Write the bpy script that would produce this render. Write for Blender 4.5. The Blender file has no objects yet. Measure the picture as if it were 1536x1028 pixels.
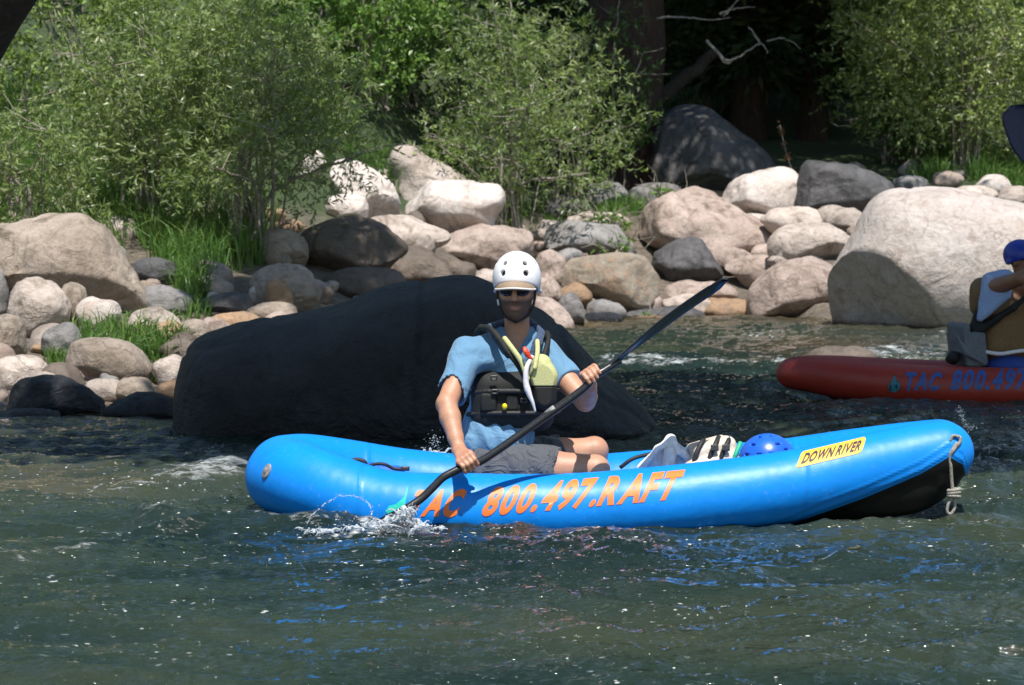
import bpy, bmesh, math, random
import numpy as np
from mathutils import Vector, Matrix
from mathutils.bvhtree import BVHTree

random.seed(7)
SC = bpy.context.scene
COL = SC.collection
R = math.radians

# ------------------------------------------------------------------ camera
F = 4070.0          # focal length in photo pixels (photo 1536 x 1028)
CAMZ = 1.39
PITCH = math.atan(232.0 / F)
cp, sp_ = math.cos(PITCH), math.sin(PITCH)

def ray(px, py):
    a, b = (px - 768.0) / F, (514.0 - py) / F
    return np.array([a, cp + b * sp_, b * cp - sp_])

def K(px, py, Y):
    d = ray(px, py)
    t = Y / d[1]
    return np.array([0, 0, CAMZ]) + d * t

def scale_at(Y):
    return F / Y

# ------------------------------------------------------------------ noise
_rs = np.random.RandomState(11)
_T = _rs.rand(4096).astype(np.float64) * 2 - 1
_PERM = _rs.permutation(4096)

def _h(ix, iy, iz):
    a = _PERM[ix & 4095]
    b = _PERM[(a + iy) & 4095]
    return _T[(_PERM[(b + iz) & 4095])]

def vn(P, s=1.0, seed=0):
    """value noise of points (n,3) at frequency s, in -1..1"""
    Q = P * s + seed * 17.31
    I = np.floor(Q).astype(np.int64)
    f = Q - I
    f = f * f * f * (f * (f * 6 - 15) + 10)
    x, y, z = I[:, 0], I[:, 1], I[:, 2]
    u, v, w = f[:, 0], f[:, 1], f[:, 2]
    def L(a, b, t): return a + (b - a) * t
    return L(L(L(_h(x, y, z), _h(x + 1, y, z), u), L(_h(x, y + 1, z), _h(x + 1, y + 1, z), u), v),
             L(L(_h(x, y, z + 1), _h(x + 1, y, z + 1), u), L(_h(x, y + 1, z + 1), _h(x + 1, y + 1, z + 1), u), v), w)

_G = _rs.rand(4096) * 2 * np.pi
_GX, _GY = np.cos(_G), np.sin(_G)
def gn(x, y, seed=0):
    """2D gradient noise"""
    x = x + seed * 13.7; y = y + seed * 5.3
    ix = np.floor(x).astype(np.int64); iy = np.floor(y).astype(np.int64)
    fx, fy = x - ix, y - iy
    u = fx * fx * fx * (fx * (fx * 6 - 15) + 10); v = fy * fy * fy * (fy * (fy * 6 - 15) + 10)
    def g(a, b, dx, dy):
        h = _PERM[(_PERM[a & 4095] + b) & 4095]
        return _GX[h] * dx + _GY[h] * dy
    n0 = g(ix, iy, fx, fy) * (1 - u) + g(ix + 1, iy, fx - 1, fy) * u
    n1 = g(ix, iy + 1, fx, fy - 1) * (1 - u) + g(ix + 1, iy + 1, fx - 1, fy - 1) * u
    return (n0 * (1 - v) + n1 * v) * 1.5

# ------------------------------------------------------------------ objects
def tag(o, label=None, cat=None, group=None, kind=None):
    if label: o['label'] = label
    if cat: o['category'] = cat
    if group: o['group'] = group
    if kind: o['kind'] = kind
    return o

def thing(name, loc, label, cat, group=None):
    o = bpy.data.objects.new(name, None)
    COL.objects.link(o)
    o.location = tuple(float(v) for v in loc)
    o.empty_display_size = 0.1
    return tag(o, label, cat, group)

def origin_of(o):
    p = np.zeros(3)
    while o is not None:
        p += np.array(o.location[:]); o = o.parent
    return p

def mesh_obj(name, V, Fc, mat, parent=None, loc=None, smooth=True, attrs=None, label=None):
    """V world coordinates; Fc either an (m,k) array or a list of tuples"""
    V = np.asarray(V, dtype=np.float64)
    org = origin_of(parent) if parent is not None else (np.array(loc, float) if loc is not None else np.zeros(3))
    V = V - org
    me = bpy.data.meshes.new(name)
    if isinstance(Fc, np.ndarray):
        m, k = Fc.shape
        me.vertices.add(len(V)); me.vertices.foreach_set('co', V.astype(np.float32).ravel())
        me.loops.add(m * k); me.loops.foreach_set('vertex_index', Fc.astype(np.int32).ravel())
        me.polygons.add(m); me.polygons.foreach_set('loop_start', np.arange(0, m * k, k, dtype=np.int32))
        me.update(calc_edges=True)
    else:
        me.from_pydata([tuple(v) for v in V], [], [tuple(f) for f in Fc]); me.update()
    if attrs:
        for an, (dom, arr) in attrs.items():
            at = me.attributes.new(an, 'FLOAT', dom)
            at.data.foreach_set('value', np.asarray(arr, np.float32))
    if smooth:
        me.polygons.foreach_set('use_smooth', [True] * len(me.polygons))
    if mat is not None: me.materials.append(mat)
    o = bpy.data.objects.new(name, me)
    COL.objects.link(o)
    if parent is not None: o.parent = parent
    elif loc is not None: o.location = tuple(float(v) for v in loc)
    if label: o['label'] = label
    return o

class MB:
    """collects geometry for one mesh"""
    def __init__(s): s.V = []; s.F = []
    def add(s, V, Fc):
        b = sum(len(v) for v in s.V)
        s.V.append(np.asarray(V, float)); s.F += [tuple(i + b for i in f) for f in Fc]
    def tube(s, pts, rad, n=8, cap=True):
        V, Fc = tube(pts, rad, n, cap); s.add(V, Fc)
    def box(s, c, half, Rm=None):
        c = np.asarray(c, float)
        v = np.array([[x, y, z] for x in (-1, 1) for y in (-1, 1) for z in (-1, 1)], float) * np.asarray(half)
        if Rm is not None: v = v @ np.asarray(Rm).T
        s.add(v + c, [(0, 1, 3, 2), (4, 6, 7, 5), (0, 4, 5, 1), (2, 3, 7, 6), (0, 2, 6, 4), (1, 5, 7, 3)])
    def build(s, name, mat, parent=None, loc=None, smooth=True, label=None):
        return mesh_obj(name, np.vstack(s.V), s.F, mat, parent, loc, smooth, label=label)

def tube(pts, rad, n=8, cap=True):
    P = np.asarray(pts, float); m = len(P)
    if np.isscalar(rad): rad = [rad] * m
    T = np.gradient(P, axis=0); T /= np.linalg.norm(T, axis=1)[:, None] + 1e-12
    up = np.array([0.13, 0.2, 0.97])
    if abs(T[0] @ up) > .9: up = np.array([0.9, .3, .1])
    a = np.cross(T[0], up); a /= np.linalg.norm(a)
    V = []
    for i in range(m):
        a = a - T[i] * (a @ T[i]); a /= np.linalg.norm(a) + 1e-12
        b = np.cross(T[i], a)
        for k in range(n):
            t = 2 * math.pi * k / n
            V.append(P[i] + (a * math.cos(t) + b * math.sin(t)) * rad[i])
    Fc = []
    for i in range(m - 1):
        for k in range(n):
            Fc.append((i * n + k, i * n + (k + 1) % n, (i + 1) * n + (k + 1) % n, (i + 1) * n + k))
    if cap:
        Fc.append(tuple(reversed(range(n)))); Fc.append(tuple(range((m - 1) * n, m * n)))
    return np.array(V), Fc

def spline(pts, n):
    """Catmull-Rom through pts, n samples per span"""
    P = np.asarray(pts, float); Q = np.vstack([2 * P[0] - P[1], P, 2 * P[-1] - P[-2]])
    out = []
    for i in range(1, len(Q) - 2):
        for t in np.linspace(0, 1, n, endpoint=False):
            out.append(.5 * ((2 * Q[i]) + (Q[i + 1] - Q[i - 1]) * t + (2 * Q[i - 1] - 5 * Q[i] + 4 * Q[i + 1] - Q[i + 2]) * t * t
                             + (3 * Q[i] - Q[i - 1] - 3 * Q[i + 1] + Q[i + 2]) * t ** 3))
    out.append(P[-1]); return np.array(out)

def closed_spline(pts, n):
    P = np.asarray(pts, float); m = len(P); out = []
    for i in range(m):
        a, b, c, d = P[i - 1], P[i], P[(i + 1) % m], P[(i + 2) % m]
        for t in np.linspace(0, 1, n, endpoint=False):
            out.append(.5 * (2 * b + (c - a) * t + (2 * a - 5 * b + 4 * c - d) * t * t + (3 * b - a - 3 * c + d) * t ** 3))
    return np.array(out)

# ------------------------------------------------------------------ implicit surfaces
class Vol:
    def __init__(s, lo, hi, h):
        s.lo = np.asarray(lo, float); s.h = h
        n = np.ceil((np.asarray(hi, float) - s.lo) / h).astype(int) + 1
        s.n = n; s.d = np.full(tuple(n), 9.0, np.float32)
    def _reg(s, lo, hi):
        a = np.clip(np.floor((np.asarray(lo) - s.lo) / s.h).astype(int), 0, s.n)
        b = np.clip(np.ceil((np.asarray(hi) - s.lo) / s.h).astype(int) + 1, 0, s.n)
        if np.any(b <= a): return None
        g = [(s.lo[i] + s.h * np.arange(a[i], b[i])) for i in range(3)]
        X = g[0][:, None, None]; Y = g[1][None, :, None]; Z = g[2][None, None, :]
        return (slice(a[0], b[0]), slice(a[1], b[1]), slice(a[2], b[2])), X, Y, Z
    def _mix(s, sl, d, k, mode):
        o = s.d[sl]
        if mode == 'u':
            hh = np.maximum(k - np.abs(o - d), 0) / k
            s.d[sl] = np.minimum(o, d) - hh * hh * k * .25
        else:
            hh = np.maximum(k - np.abs(o + d), 0) / k
            s.d[sl] = np.maximum(o, -d) + hh * hh * k * .25
    def cone(s, a, b, ra, rb, k=.01, mode='u', sq=None):
        a = np.asarray(a, float); b = np.asarray(b, float)
        m = max(ra, rb) + k + 4 * s.h
        r = s._reg(np.minimum(a, b) - m, np.maximum(a, b) + m)
        if r is None: return s
        sl, X, Y, Z = r
        ba = b - a; l2 = ba @ ba + 1e-12
        t = np.clip(((X - a[0]) * ba[0] + (Y - a[1]) * ba[1] + (Z - a[2]) * ba[2]) / l2, 0, 1)
        d = np.sqrt((X - a[0] - t * ba[0]) ** 2 + (Y - a[1] - t * ba[1]) ** 2 + (Z - a[2] - t * ba[2]) ** 2) - (ra + (rb - ra) * t)
        s._mix(sl, d, k, mode); return s
    def chain(s, pts, rad, k=.01, mode='u'):
        for i in range(len(pts) - 1): s.cone(pts[i], pts[i + 1], rad[i], rad[i + 1], k, mode)
        return s
    def ell(s, c, r, Rm=None, k=.01, mode='u'):
        c = np.asarray(c, float); r = np.asarray(r, float)
        m = max(r) + k + 4 * s.h
        q = s._reg(c - m, c + m)
        if q is None: return s
        sl, X, Y, Z = q
        x, y, z = X - c[0], Y - c[1], Z - c[2]
        if Rm is not None:
            M = np.asarray(Rm)          # columns = local axes in world
            x, y, z = (x * M[0, 0] + y * M[1, 0] + z * M[2, 0], x * M[0, 1] + y * M[1, 1] + z * M[2, 1], x * M[0, 2] + y * M[1, 2] + z * M[2, 2])
        k0 = np.sqrt((x / r[0]) ** 2 + (y / r[1]) ** 2 + (z / r[2]) ** 2)
        k1 = np.sqrt((x / r[0] ** 2) ** 2 + (y / r[1] ** 2) ** 2 + (z / r[2] ** 2) ** 2) + 1e-9
        s._mix(sl, k0 * (k0 - 1) / k1, k, mode); return s
    def box(s, c, half, rnd=.01, Rm=None, k=.01, mode='u'):
        c = np.asarray(c, float); half = np.asarray(half, float) - rnd
        m = np.linalg.norm(half) + rnd + k + 4 * s.h
        q = s._reg(c - m, c + m)
        if q is None: return s
        sl, X, Y, Z = q
        x, y, z = X - c[0], Y - c[1], Z - c[2]
        if Rm is not None:
            M = np.asarray(Rm)
            x, y, z = (x * M[0, 0] + y * M[1, 0] + z * M[2, 0], x * M[0, 1] + y * M[1, 1] + z * M[2, 1], x * M[0, 2] + y * M[1, 2] + z * M[2, 2])
        x, y, z = np.abs(x) - half[0], np.abs(y) - half[1], np.abs(z) - half[2]
        d = np.sqrt(np.maximum(x, 0) ** 2 + np.maximum(y, 0) ** 2 + np.maximum(z, 0) ** 2) + np.minimum(np.maximum(x, np.maximum(y, z)), 0) - rnd
        s._mix(sl, d, k, mode); return s
    def plane(s, p, nrm, k=.004):
        """cut away the side the normal points to"""
        nrm = np.asarray(nrm, float); nrm = nrm / np.linalg.norm(nrm); p = np.asarray(p, float)
        sl, X, Y, Z = s._reg(s.lo, s.lo + s.h * s.n)
        d = (X - p[0]) * nrm[0] + (Y - p[1]) * nrm[1] + (Z - p[2]) * nrm[2]
        o = s.d; hh = np.maximum(k - np.abs(o - d), 0) / k
        s.d = (np.maximum(o, d) + hh * hh * k * .25).astype(np.float32); return s
    def noise(s, amp, freq, seed=0):
        """displace the surface by coarse value noise"""
        msk = np.abs(s.d) < 6 * s.h + 2 * amp
        idx = np.argwhere(msk)
        P = s.lo + idx * s.h
        s.d[msk] += (amp * vn(P, freq, seed)).astype(np.float32); return s
    def fn(s, f):
        sl, X, Y, Z = s._reg(s.lo, s.lo + s.h * s.n)
        s.d = f(s.d, X, Y, Z).astype(np.float32); return s
    def mesh(s):
        d = s.d; d = np.pad(d, 1, constant_values=9.0)
        lo = s.lo - s.h
        ins = d < 0
        c = [slice(None, -1), slice(1, None)]
        cnt = np.zeros(tuple(np.array(d.shape) - 1), np.int8)
        for i in (0, 1):
            for j in (0, 1):
                for k in (0, 1): cnt += ins[c[i], c[j], c[k]]
        act = (cnt > 0) & (cnt < 8)
        idx = np.argwhere(act)
        vid = np.full(act.shape, -1, np.int64); vid[act] = np.arange(len(idx))
        acc = np.zeros((len(idx), 3)); num = np.zeros(len(idx))
        for ax in range(3):
            o = [a for a in range(3) if a != ax]
            for i in (0, 1):
                for j in (0, 1):
                    p = idx.copy(); p[:, o[0]] += i; p[:, o[1]] += j
                    q = p.copy(); q[:, ax] += 1
                    a = d[tuple(p.T)]; b = d[tuple(q.T)]
                    m = (a < 0) != (b < 0)
                    t = np.where(m, a / np.where(m, a - b, 1), 0)
                    pt = p - idx + 0.0; pt[:, ax] += t
                    acc += pt * m[:, None]; num += m
        V = lo + (idx + acc / num[:, None]) * s.h
        Fs = []
        for ax in range(3):
            o1, o2 = [(1, 2), (2, 0), (0, 1)][ax]
            sA = [slice(None)] * 3; sB = [slice(None)] * 3
            sA[ax] = slice(None, -1); sB[ax] = slice(1, None)
            e = ins[tuple(sA)] != ins[tuple(sB)]
            E = np.argwhere(e)
            ok = (E[:, o1] > 0) & (E[:, o2] > 0) & (E[:, o1] < act.shape[o1]) & (E[:, o2] < act.shape[o2]) & (E[:, ax] < act.shape[ax])
            E = E[ok]
            flip = ins[tuple(E.T)]
            def at(a, b):
                p = E.copy(); p[:, o1] += a; p[:, o2] += b
                return vid[tuple(p.T)]
            Q = np.stack([at(-1, -1), at(0, -1), at(0, 0), at(-1, 0)], 1)
            Q[~flip] = Q[~flip][:, ::-1]
            Fs.append(Q)
        return V, np.vstack(Fs)

def laplace(V, Fq, it=2, lam=.5):
    V = V.copy(); n = len(V)
    k = Fq.shape[1]
    a = np.concatenate([Fq[:, i] for i in range(k)]); b = np.concatenate([Fq[:, (i + 1) % k] for i in range(k)])
    src = np.concatenate([a, b]); dst = np.concatenate([b, a])
    deg = np.bincount(src, minlength=n)[:, None] + 1e-9
    for _ in range(it):
        A = np.stack([np.bincount(src, weights=V[dst, j], minlength=n) for j in range(3)], 1) / deg
        V += (A - V) * lam
    return V

def vnormals(V, Fq):
    N = np.zeros_like(V)
    e1 = V[Fq[:, 2]] - V[Fq[:, 0]]; e2 = V[Fq[:, -1]] - V[Fq[:, 1]]
    fn = np.cross(e1, e2)
    for i in range(Fq.shape[1]):
        for j in range(3): N[:, j] += np.bincount(Fq[:, i], weights=fn[:, j], minlength=len(V))
    return N / (np.linalg.norm(N, axis=1)[:, None] + 1e-12)

def axes(fwd, up=(0, 0, 1)):
    """columns: right, forward, up"""
    f = np.asarray(fwd, float); f = f / np.linalg.norm(f)
    r = np.cross(f, up); r /= np.linalg.norm(r)
    return np.stack([r, f, np.cross(r, f)], 1)

# ------------------------------------------------------------------ materials
def new_mat(name):
    m = bpy.data.materials.new(name); m.use_nodes = True
    nt = m.node_tree; nt.nodes.clear()
    out = nt.nodes.new('ShaderNodeOutputMaterial')
    return m, nt, out

class NT:
    def __init__(s, nt): s.nt = nt
    def n(s, t, **kw):
        nd = s.nt.nodes.new(t)
        for k, v in kw.items():
            if k.startswith('i_'):
                key = k[2:].replace('_', ' ')
                if key.isdigit(): key = int(key)
                s.put(nd, key, v)
            else: setattr(nd, k, v)
        return nd
    def put(s, nd, key, v):
        sock = nd.inputs[key]
        if hasattr(v, 'is_output') or isinstance(v, bpy.types.NodeSocket): s.nt.links.new(v, sock)
        elif isinstance(v, tuple) and len(v) == 3 and sock.type == 'RGBA': sock.default_value = (*v, 1)
        else: sock.default_value = v
    def noise(s, vec, scale, detail=4, rough=.55, dist=0):
        nd = s.n('ShaderNodeTexNoise')
        if vec is not None: s.nt.links.new(vec, nd.inputs['Vector'])
        nd.inputs['Scale'].default_value = scale; nd.inputs['Detail'].default_value = detail
        nd.inputs['Roughness'].default_value = rough; nd.inputs['Distortion'].default_value = dist
        return nd.outputs['Fac']
    def ramp(s, fac, stops, interp='LINEAR'):
        nd = s.n('ShaderNodeValToRGB'); cr = nd.color_ramp; cr.interpolation = interp
        while len(cr.elements) < len(stops): cr.elements.new(.5)
        for e, (p, c) in zip(cr.elements, stops):
            e.position = p; e.color = (*c, 1) if isinstance(c, tuple) else (c, c, c, 1)
        s.nt.links.new(fac, nd.inputs['Fac']); return nd.outputs['Color']
    def mix(s, fac, a, b, blend='MIX'):
        nd = s.n('ShaderNodeMix', data_type='RGBA', blend_type=blend)
        s.put(nd, 0, fac)
        for i, v in ((6, a), (7, b)):
            if isinstance(v, tuple): nd.inputs[i].default_value = (*v, 1)
            else: s.nt.links.new(v, nd.inputs[i])
        return nd.outputs[2]
    def math(s, op, a, b=0.0, clamp=False):
        nd = s.n('ShaderNodeMath', operation=op, use_clamp=clamp)
        s.put(nd, 0, a); s.put(nd, 1, b); return nd.outputs[0]
    def bump(s, h, strength, dist, normal=None):
        nd = s.n('ShaderNodeBump'); nd.inputs['Strength'].default_value = strength; nd.inputs['Distance'].default_value = dist
        s.nt.links.new(h, nd.inputs['Height'])
        if normal is not None: s.nt.links.new(normal, nd.inputs['Normal'])
        return nd.outputs['Normal']
    def coord(s, kind='Object'):
        return s.n('ShaderNodeTexCoord').outputs[kind]
    def bsdf(s, out, color, rough=.5, normal=None, **kw):
        b = s.n('ShaderNodeBsdfPrincipled')
        s.put(b, 'Base Color', color); s.put(b, 'Roughness', rough)
        if normal is not None: s.nt.links.new(normal, b.inputs['Normal'])
        for k, v in kw.items(): s.put(b, k.replace('_', ' '), v)
        s.nt.links.new(b.outputs[0], out.inputs['Surface']); return b

def simple(name, col, rough=.5, nscale=60, namp=.12, bumps=.15, bdist=.002, **kw):
    """a material with slight procedural mottling and grain"""
    m, nt, out = new_mat(name); T = NT(nt)
    c = T.coord()
    nz = T.noise(c, nscale, 5)
    lo = tuple(max(0, v * (1 - namp * 2)) for v in col); hi = tuple(min(1, v * (1 + namp)) for v in col)
    colr = T.ramp(nz, [(.3, lo), (.7, hi)])
    nrm = T.bump(T.noise(c, nscale * 4, 3), bumps, bdist)
    T.bsdf(out, colr, rough, nrm, **kw)
    return m
SUN_EL, SUN_AZ = R(65), R(9)     # the sun stands behind the camera, a little to its right
SUND = np.array([math.sin(SUN_AZ) * math.cos(SUN_EL), -math.cos(SUN_AZ) * math.cos(SUN_EL), math.sin(SUN_EL)])
# ------------------------------------------------------------------ material set
def rock_mat(name, c1, c2, stain, speck=.35, rough=.78, crack=.5, bump=.03):
    m, nt, out = new_mat(name); T = NT(nt)
    oi = T.n('ShaderNodeObjectInfo')
    geo = T.n('ShaderNodeNewGeometry')
    base = T.coord()
    off = T.n('ShaderNodeVectorMath', operation='MULTIPLY_ADD')
    nt.links.new(base, off.inputs[0]); off.inputs[1].default_value = (1, 1, 1)
    cmb = T.n('ShaderNodeCombineXYZ')
    for i, f in enumerate((37.0, 71.0, 13.0)):
        nt.links.new(T.math('MULTIPLY', oi.outputs['Random'], f), cmb.inputs[i])
    nt.links.new(cmb.outputs[0], off.inputs[2]); v = off.outputs[0]
    big = T.noise(v, 2.6, 5, .6, .6)
    col = T.mix(T.ramp(big, [(.36, 0.), (.66, 1.)]), c1, c2)
    st = T.noise(v, 5.2, 7, .65, 1.2)
    col = T.mix(T.ramp(st, [(.50, 0.), (.68, .85)]), col, stain)
    mott = T.noise(v, 26, 6, .7)
    col = T.mix(.55, col, T.ramp(mott, [(.3, .45), (.5, .9), (.72, 1.)]), 'MULTIPLY')
    sp = T.noise(v, 170, 3, .8)
    col = T.mix(speck, col, T.ramp(sp, [(.36, .25), (.5, .95), (.66, 1.)]), 'MULTIPLY')
    # slight value change per stone
    vv = T.math('ADD', T.math('MULTIPLY', oi.outputs['Random'], .3), .85)
    hs = T.n('ShaderNodeHueSaturation'); nt.links.new(col, hs.inputs['Color']); nt.links.new(vv, hs.inputs['Value']); col = hs.outputs[0]
    # fissures
    vw = T.n('ShaderNodeVectorMath', operation='ADD')
    nz = T.n('ShaderNodeTexNoise'); nz.inputs['Scale'].default_value = 3.1; nz.inputs['Detail'].default_value = 5
    nt.links.new(v, nz.inputs['Vector'])
    nt.links.new(v, vw.inputs[0]); nt.links.new(nz.outputs['Color'], vw.inputs[1])
    vo = T.n('ShaderNodeTexVoronoi', feature='DISTANCE_TO_EDGE'); vo.inputs['Scale'].default_value = 1.15
    nt.links.new(vw.outputs[0], vo.inputs['Vector'])
    cr = T.ramp(vo.outputs['Distance'], [(.0, 0.), (.014, 1.)])
    gate = T.ramp(T.noise(v, 1.4, 2), [(.5, 1.), (.6, 0.)])
    cr = T.math('MAXIMUM', cr, gate)
    col = T.mix(crack, col, T.ramp(cr, [(0., .3), (1., 1.)]), 'MULTIPLY')
    # wet foot of the stone where the river laps it
    sx = T.n('ShaderNodeSeparateXYZ'); nt.links.new(geo.outputs['Position'], sx.inputs[0])
    wz = T.math('ADD', sx.outputs['Z'], T.math('MULTIPLY', T.noise(v, 6, 3), .05))
    wet = T.ramp(wz, [(.055, 1.), (.10, 0.)])
    col = T.mix(wet, col, T.mix(1., col, (.36, .30, .25), 'MULTIPLY'))
    rg = T.math('SUBTRACT', rough, T.math('MULTIPLY', wet, rough - .25))
    h = T.math('ADD', T.math('MULTIPLY', T.noise(v, 9, 8, .65), 1.0), T.math('MULTIPLY', T.noise(v, 90, 4, .7), .22))
    h = T.math('ADD', h, T.math('MULTIPLY', cr, .28 * crack))
    h = T.math('ADD', h, T.math('MULTIPLY', T.noise(v, 3.5, 6, .6, .8), 1.6))
    nrm = T.bump(h, .85, bump)
    b = T.bsdf(out, col, rg, nrm)
    return m

RM = {
    'pale':  rock_mat('pale_granite', (.57, .485, .43), (.43, .36, .315), (.20, .155, .115)),
    'white': rock_mat('whitish_granite', (.67, .60, .56), (.55, .475, .43), (.43, .33, .275)),
    'warm':  rock_mat('warm_granite', (.43, .355, .295), (.29, .23, .18), (.155, .125, .09), .5),
    'pink':  rock_mat('pinkish_granite', (.49, .39, .34), (.34, .26, .22), (.15, .105, .08), .3),
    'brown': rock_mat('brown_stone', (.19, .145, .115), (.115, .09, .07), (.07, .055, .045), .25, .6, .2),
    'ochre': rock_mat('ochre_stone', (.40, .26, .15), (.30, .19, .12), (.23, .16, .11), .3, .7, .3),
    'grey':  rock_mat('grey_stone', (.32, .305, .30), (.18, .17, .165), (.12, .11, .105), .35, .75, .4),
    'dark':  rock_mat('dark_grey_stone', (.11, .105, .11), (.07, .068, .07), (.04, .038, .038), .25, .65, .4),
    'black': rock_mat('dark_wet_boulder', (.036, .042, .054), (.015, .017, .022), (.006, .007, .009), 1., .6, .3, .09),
    'multi': rock_mat('veined_granite', (.44, .38, .31), (.31, .26, .20), (.42, .25, .15), .4),
}

def leaf_mat(name, stops, back, rough=.40, trans=.45):
    m, nt, out = new_mat(name); T = NT(nt)
    at = T.n('ShaderNodeAttribute', attribute_name='tint')
    col = T.ramp(at.outputs['Fac'], stops)
    geo = T.n('ShaderNodeNewGeometry')
    col2 = T.mix(T.math('MULTIPLY', geo.outputs['Backfacing'], .7), col, back)
    b = T.n('ShaderNodeBsdfPrincipled'); nt.links.new(col2, b.inputs['Base Color']); b.inputs['Roughness'].default_value = rough
    tr = T.n('ShaderNodeBsdfTranslucent'); nt.links.new(T.mix(.5, col, (.24, .36, .06)), tr.inputs['Color'])
    mx = T.n('ShaderNodeMixShader'); mx.inputs[0].default_value = trans
    nt.links.new(b.outputs[0], mx.inputs[1]); nt.links.new(tr.outputs[0], mx.inputs[2]); nt.links.new(mx.outputs[0], out.inputs['Surface'])
    return m

LM = {
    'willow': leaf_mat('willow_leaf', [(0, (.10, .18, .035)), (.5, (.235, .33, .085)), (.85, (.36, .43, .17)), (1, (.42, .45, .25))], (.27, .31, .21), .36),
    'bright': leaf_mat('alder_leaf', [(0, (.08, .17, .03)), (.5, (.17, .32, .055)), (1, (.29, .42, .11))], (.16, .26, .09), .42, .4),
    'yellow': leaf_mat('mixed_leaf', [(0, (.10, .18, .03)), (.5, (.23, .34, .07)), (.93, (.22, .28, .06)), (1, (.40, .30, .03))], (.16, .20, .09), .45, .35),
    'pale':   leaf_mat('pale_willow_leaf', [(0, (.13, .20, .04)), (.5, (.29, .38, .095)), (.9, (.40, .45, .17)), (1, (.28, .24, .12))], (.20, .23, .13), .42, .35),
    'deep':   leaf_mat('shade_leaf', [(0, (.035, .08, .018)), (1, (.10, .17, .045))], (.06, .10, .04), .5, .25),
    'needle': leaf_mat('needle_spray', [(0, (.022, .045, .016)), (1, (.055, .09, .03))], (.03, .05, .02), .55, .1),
    'grass':  leaf_mat('grass_blade', [(0, (.05, .13, .02)), (.6, (.10, .22, .04)), (1, (.22, .30, .08))], (.10, .20, .05), .45, .4),
    'dry':    leaf_mat('dry_seedhead', [(0, (.16, .06, .02)), (1, (.30, .13, .05))], (.2, .09, .04), .7, .2),
}

def bark_mat(name, c1, c2, sc=8):
    m, nt, out = new_mat(name); T = NT(nt)
    mp = T.n('ShaderNodeMapping'); mp.inputs['Scale'].default_value = (1, 1, .22)
    nt.links.new(T.coord(), mp.inputs['Vector'])
    a = T.noise(mp.outputs[0], sc * 3, 8, .7, .5)
    col = T.ramp(a, [(.32, c2), (.62, c1)])
    T.bsdf(out, col, .9, T.bump(a, 1., .08)); return m
BARK = bark_mat('conifer_bark', (.085, .05, .038), (.02, .013, .01))
BARK2 = bark_mat('dark_bark', (.075, .058, .045), (.02, .016, .013))
TWIG = simple('grey_twig', (.30, .27, .22), .8, 30, .3)
DEADW = simple('bleached_deadwood', (.22, .205, .19), .85, 25, .3)

def ground_mat():
    m, nt, out = new_mat('bank_earth'); T = NT(nt)
    c = T.n('ShaderNodeNewGeometry').outputs['Position']
    a = T.noise(c, 1.1, 6, .6); b = T.noise(c, 14, 7, .7)
    e = T.ramp(b, [(.3, (.05, .04, .03)), (.5, (.13, .105, .08)), (.7, (.24, .20, .16))])
    g = T.ramp(b, [(.3, (.02, .035, .012)), (.65, (.055, .085, .03))])
    sx = T.n('ShaderNodeSeparateXYZ'); nt.links.new(c, sx.inputs[0])
    up = T.ramp(T.math('ADD', T.math('MULTIPLY', sx.outputs['Z'], .6), T.math('MULTIPLY', a, .5)), [(.78, 0.), (1.1, 1.)])
    T.bsdf(out, T.mix(up, e, g), .95, T.bump(b, .8, .05)); return m
GROUND = ground_mat()

def water_mat():
    m, nt, out = new_mat('river_water'); T = NT(nt)
    c = T.n('ShaderNodeNewGeometry').outputs['Position']
    mp = T.n('ShaderNodeMapping'); mp.inputs['Scale'].default_value = (.48, 1, 1); nt.links.new(c, mp.inputs['Vector'])
    v = mp.outputs[0]
    big = T.noise(v, .55, 4, .6, .6)
    deep = T.ramp(big, [(.35, (.008, .018, .017)), (.5, (.018, .030, .022)), (.66, (.036, .044, .025))])
    at = T.n('ShaderNodeAttribute', attribute_name='shallow')
    bedn = T.noise(v, 5, 5, .6)
    deep = T.mix(at.outputs['Fac'], deep, T.ramp(bedn, [(.35, (.03, .025, .014)), (.65, (.115, .085, .05))]))
    f = T.n('ShaderNodeAttribute', attribute_name='foam')
    fn = T.noise(v, 34, 6, .72, .7)
    fn2 = T.noise(v, 9, 4, .6, .4)
    fm = T.math('ADD', f.outputs['Fac'], T.math('ADD', T.math('MULTIPLY', T.math('SUBTRACT', fn, .5), 1.7), T.math('MULTIPLY', T.math('SUBTRACT', fn2, .5), .9)))
    fac = T.ramp(fm, [(.42, 0.), (.72, .5), (.95, .95)])
    # white specks painted as sun sparkle between the riffles
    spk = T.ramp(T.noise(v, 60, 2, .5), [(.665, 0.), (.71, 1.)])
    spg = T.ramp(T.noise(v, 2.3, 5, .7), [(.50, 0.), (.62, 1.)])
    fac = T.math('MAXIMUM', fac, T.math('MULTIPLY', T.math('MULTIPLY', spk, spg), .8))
    col = T.mix(fac, deep, (.74, .78, .80))
    rip = T.math('ADD', T.math('MULTIPLY', T.noise(v, 15, 3, .6, .5), .9), T.math('MULTIPLY', T.noise(v, 42, 3, .6, .4), .42))
    rip = T.math('ADD', rip, T.math('MULTIPLY', T.math('MULTIPLY', fn, fac), .8))
    nrm = T.bump(rip, 1.0, .024)
    rough = T.math('ADD', .05, T.math('MULTIPLY', fac, .5))
    b = T.bsdf(out, col, rough, nrm, IOR=1.333)
    return m
WATER = water_mat()

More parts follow.
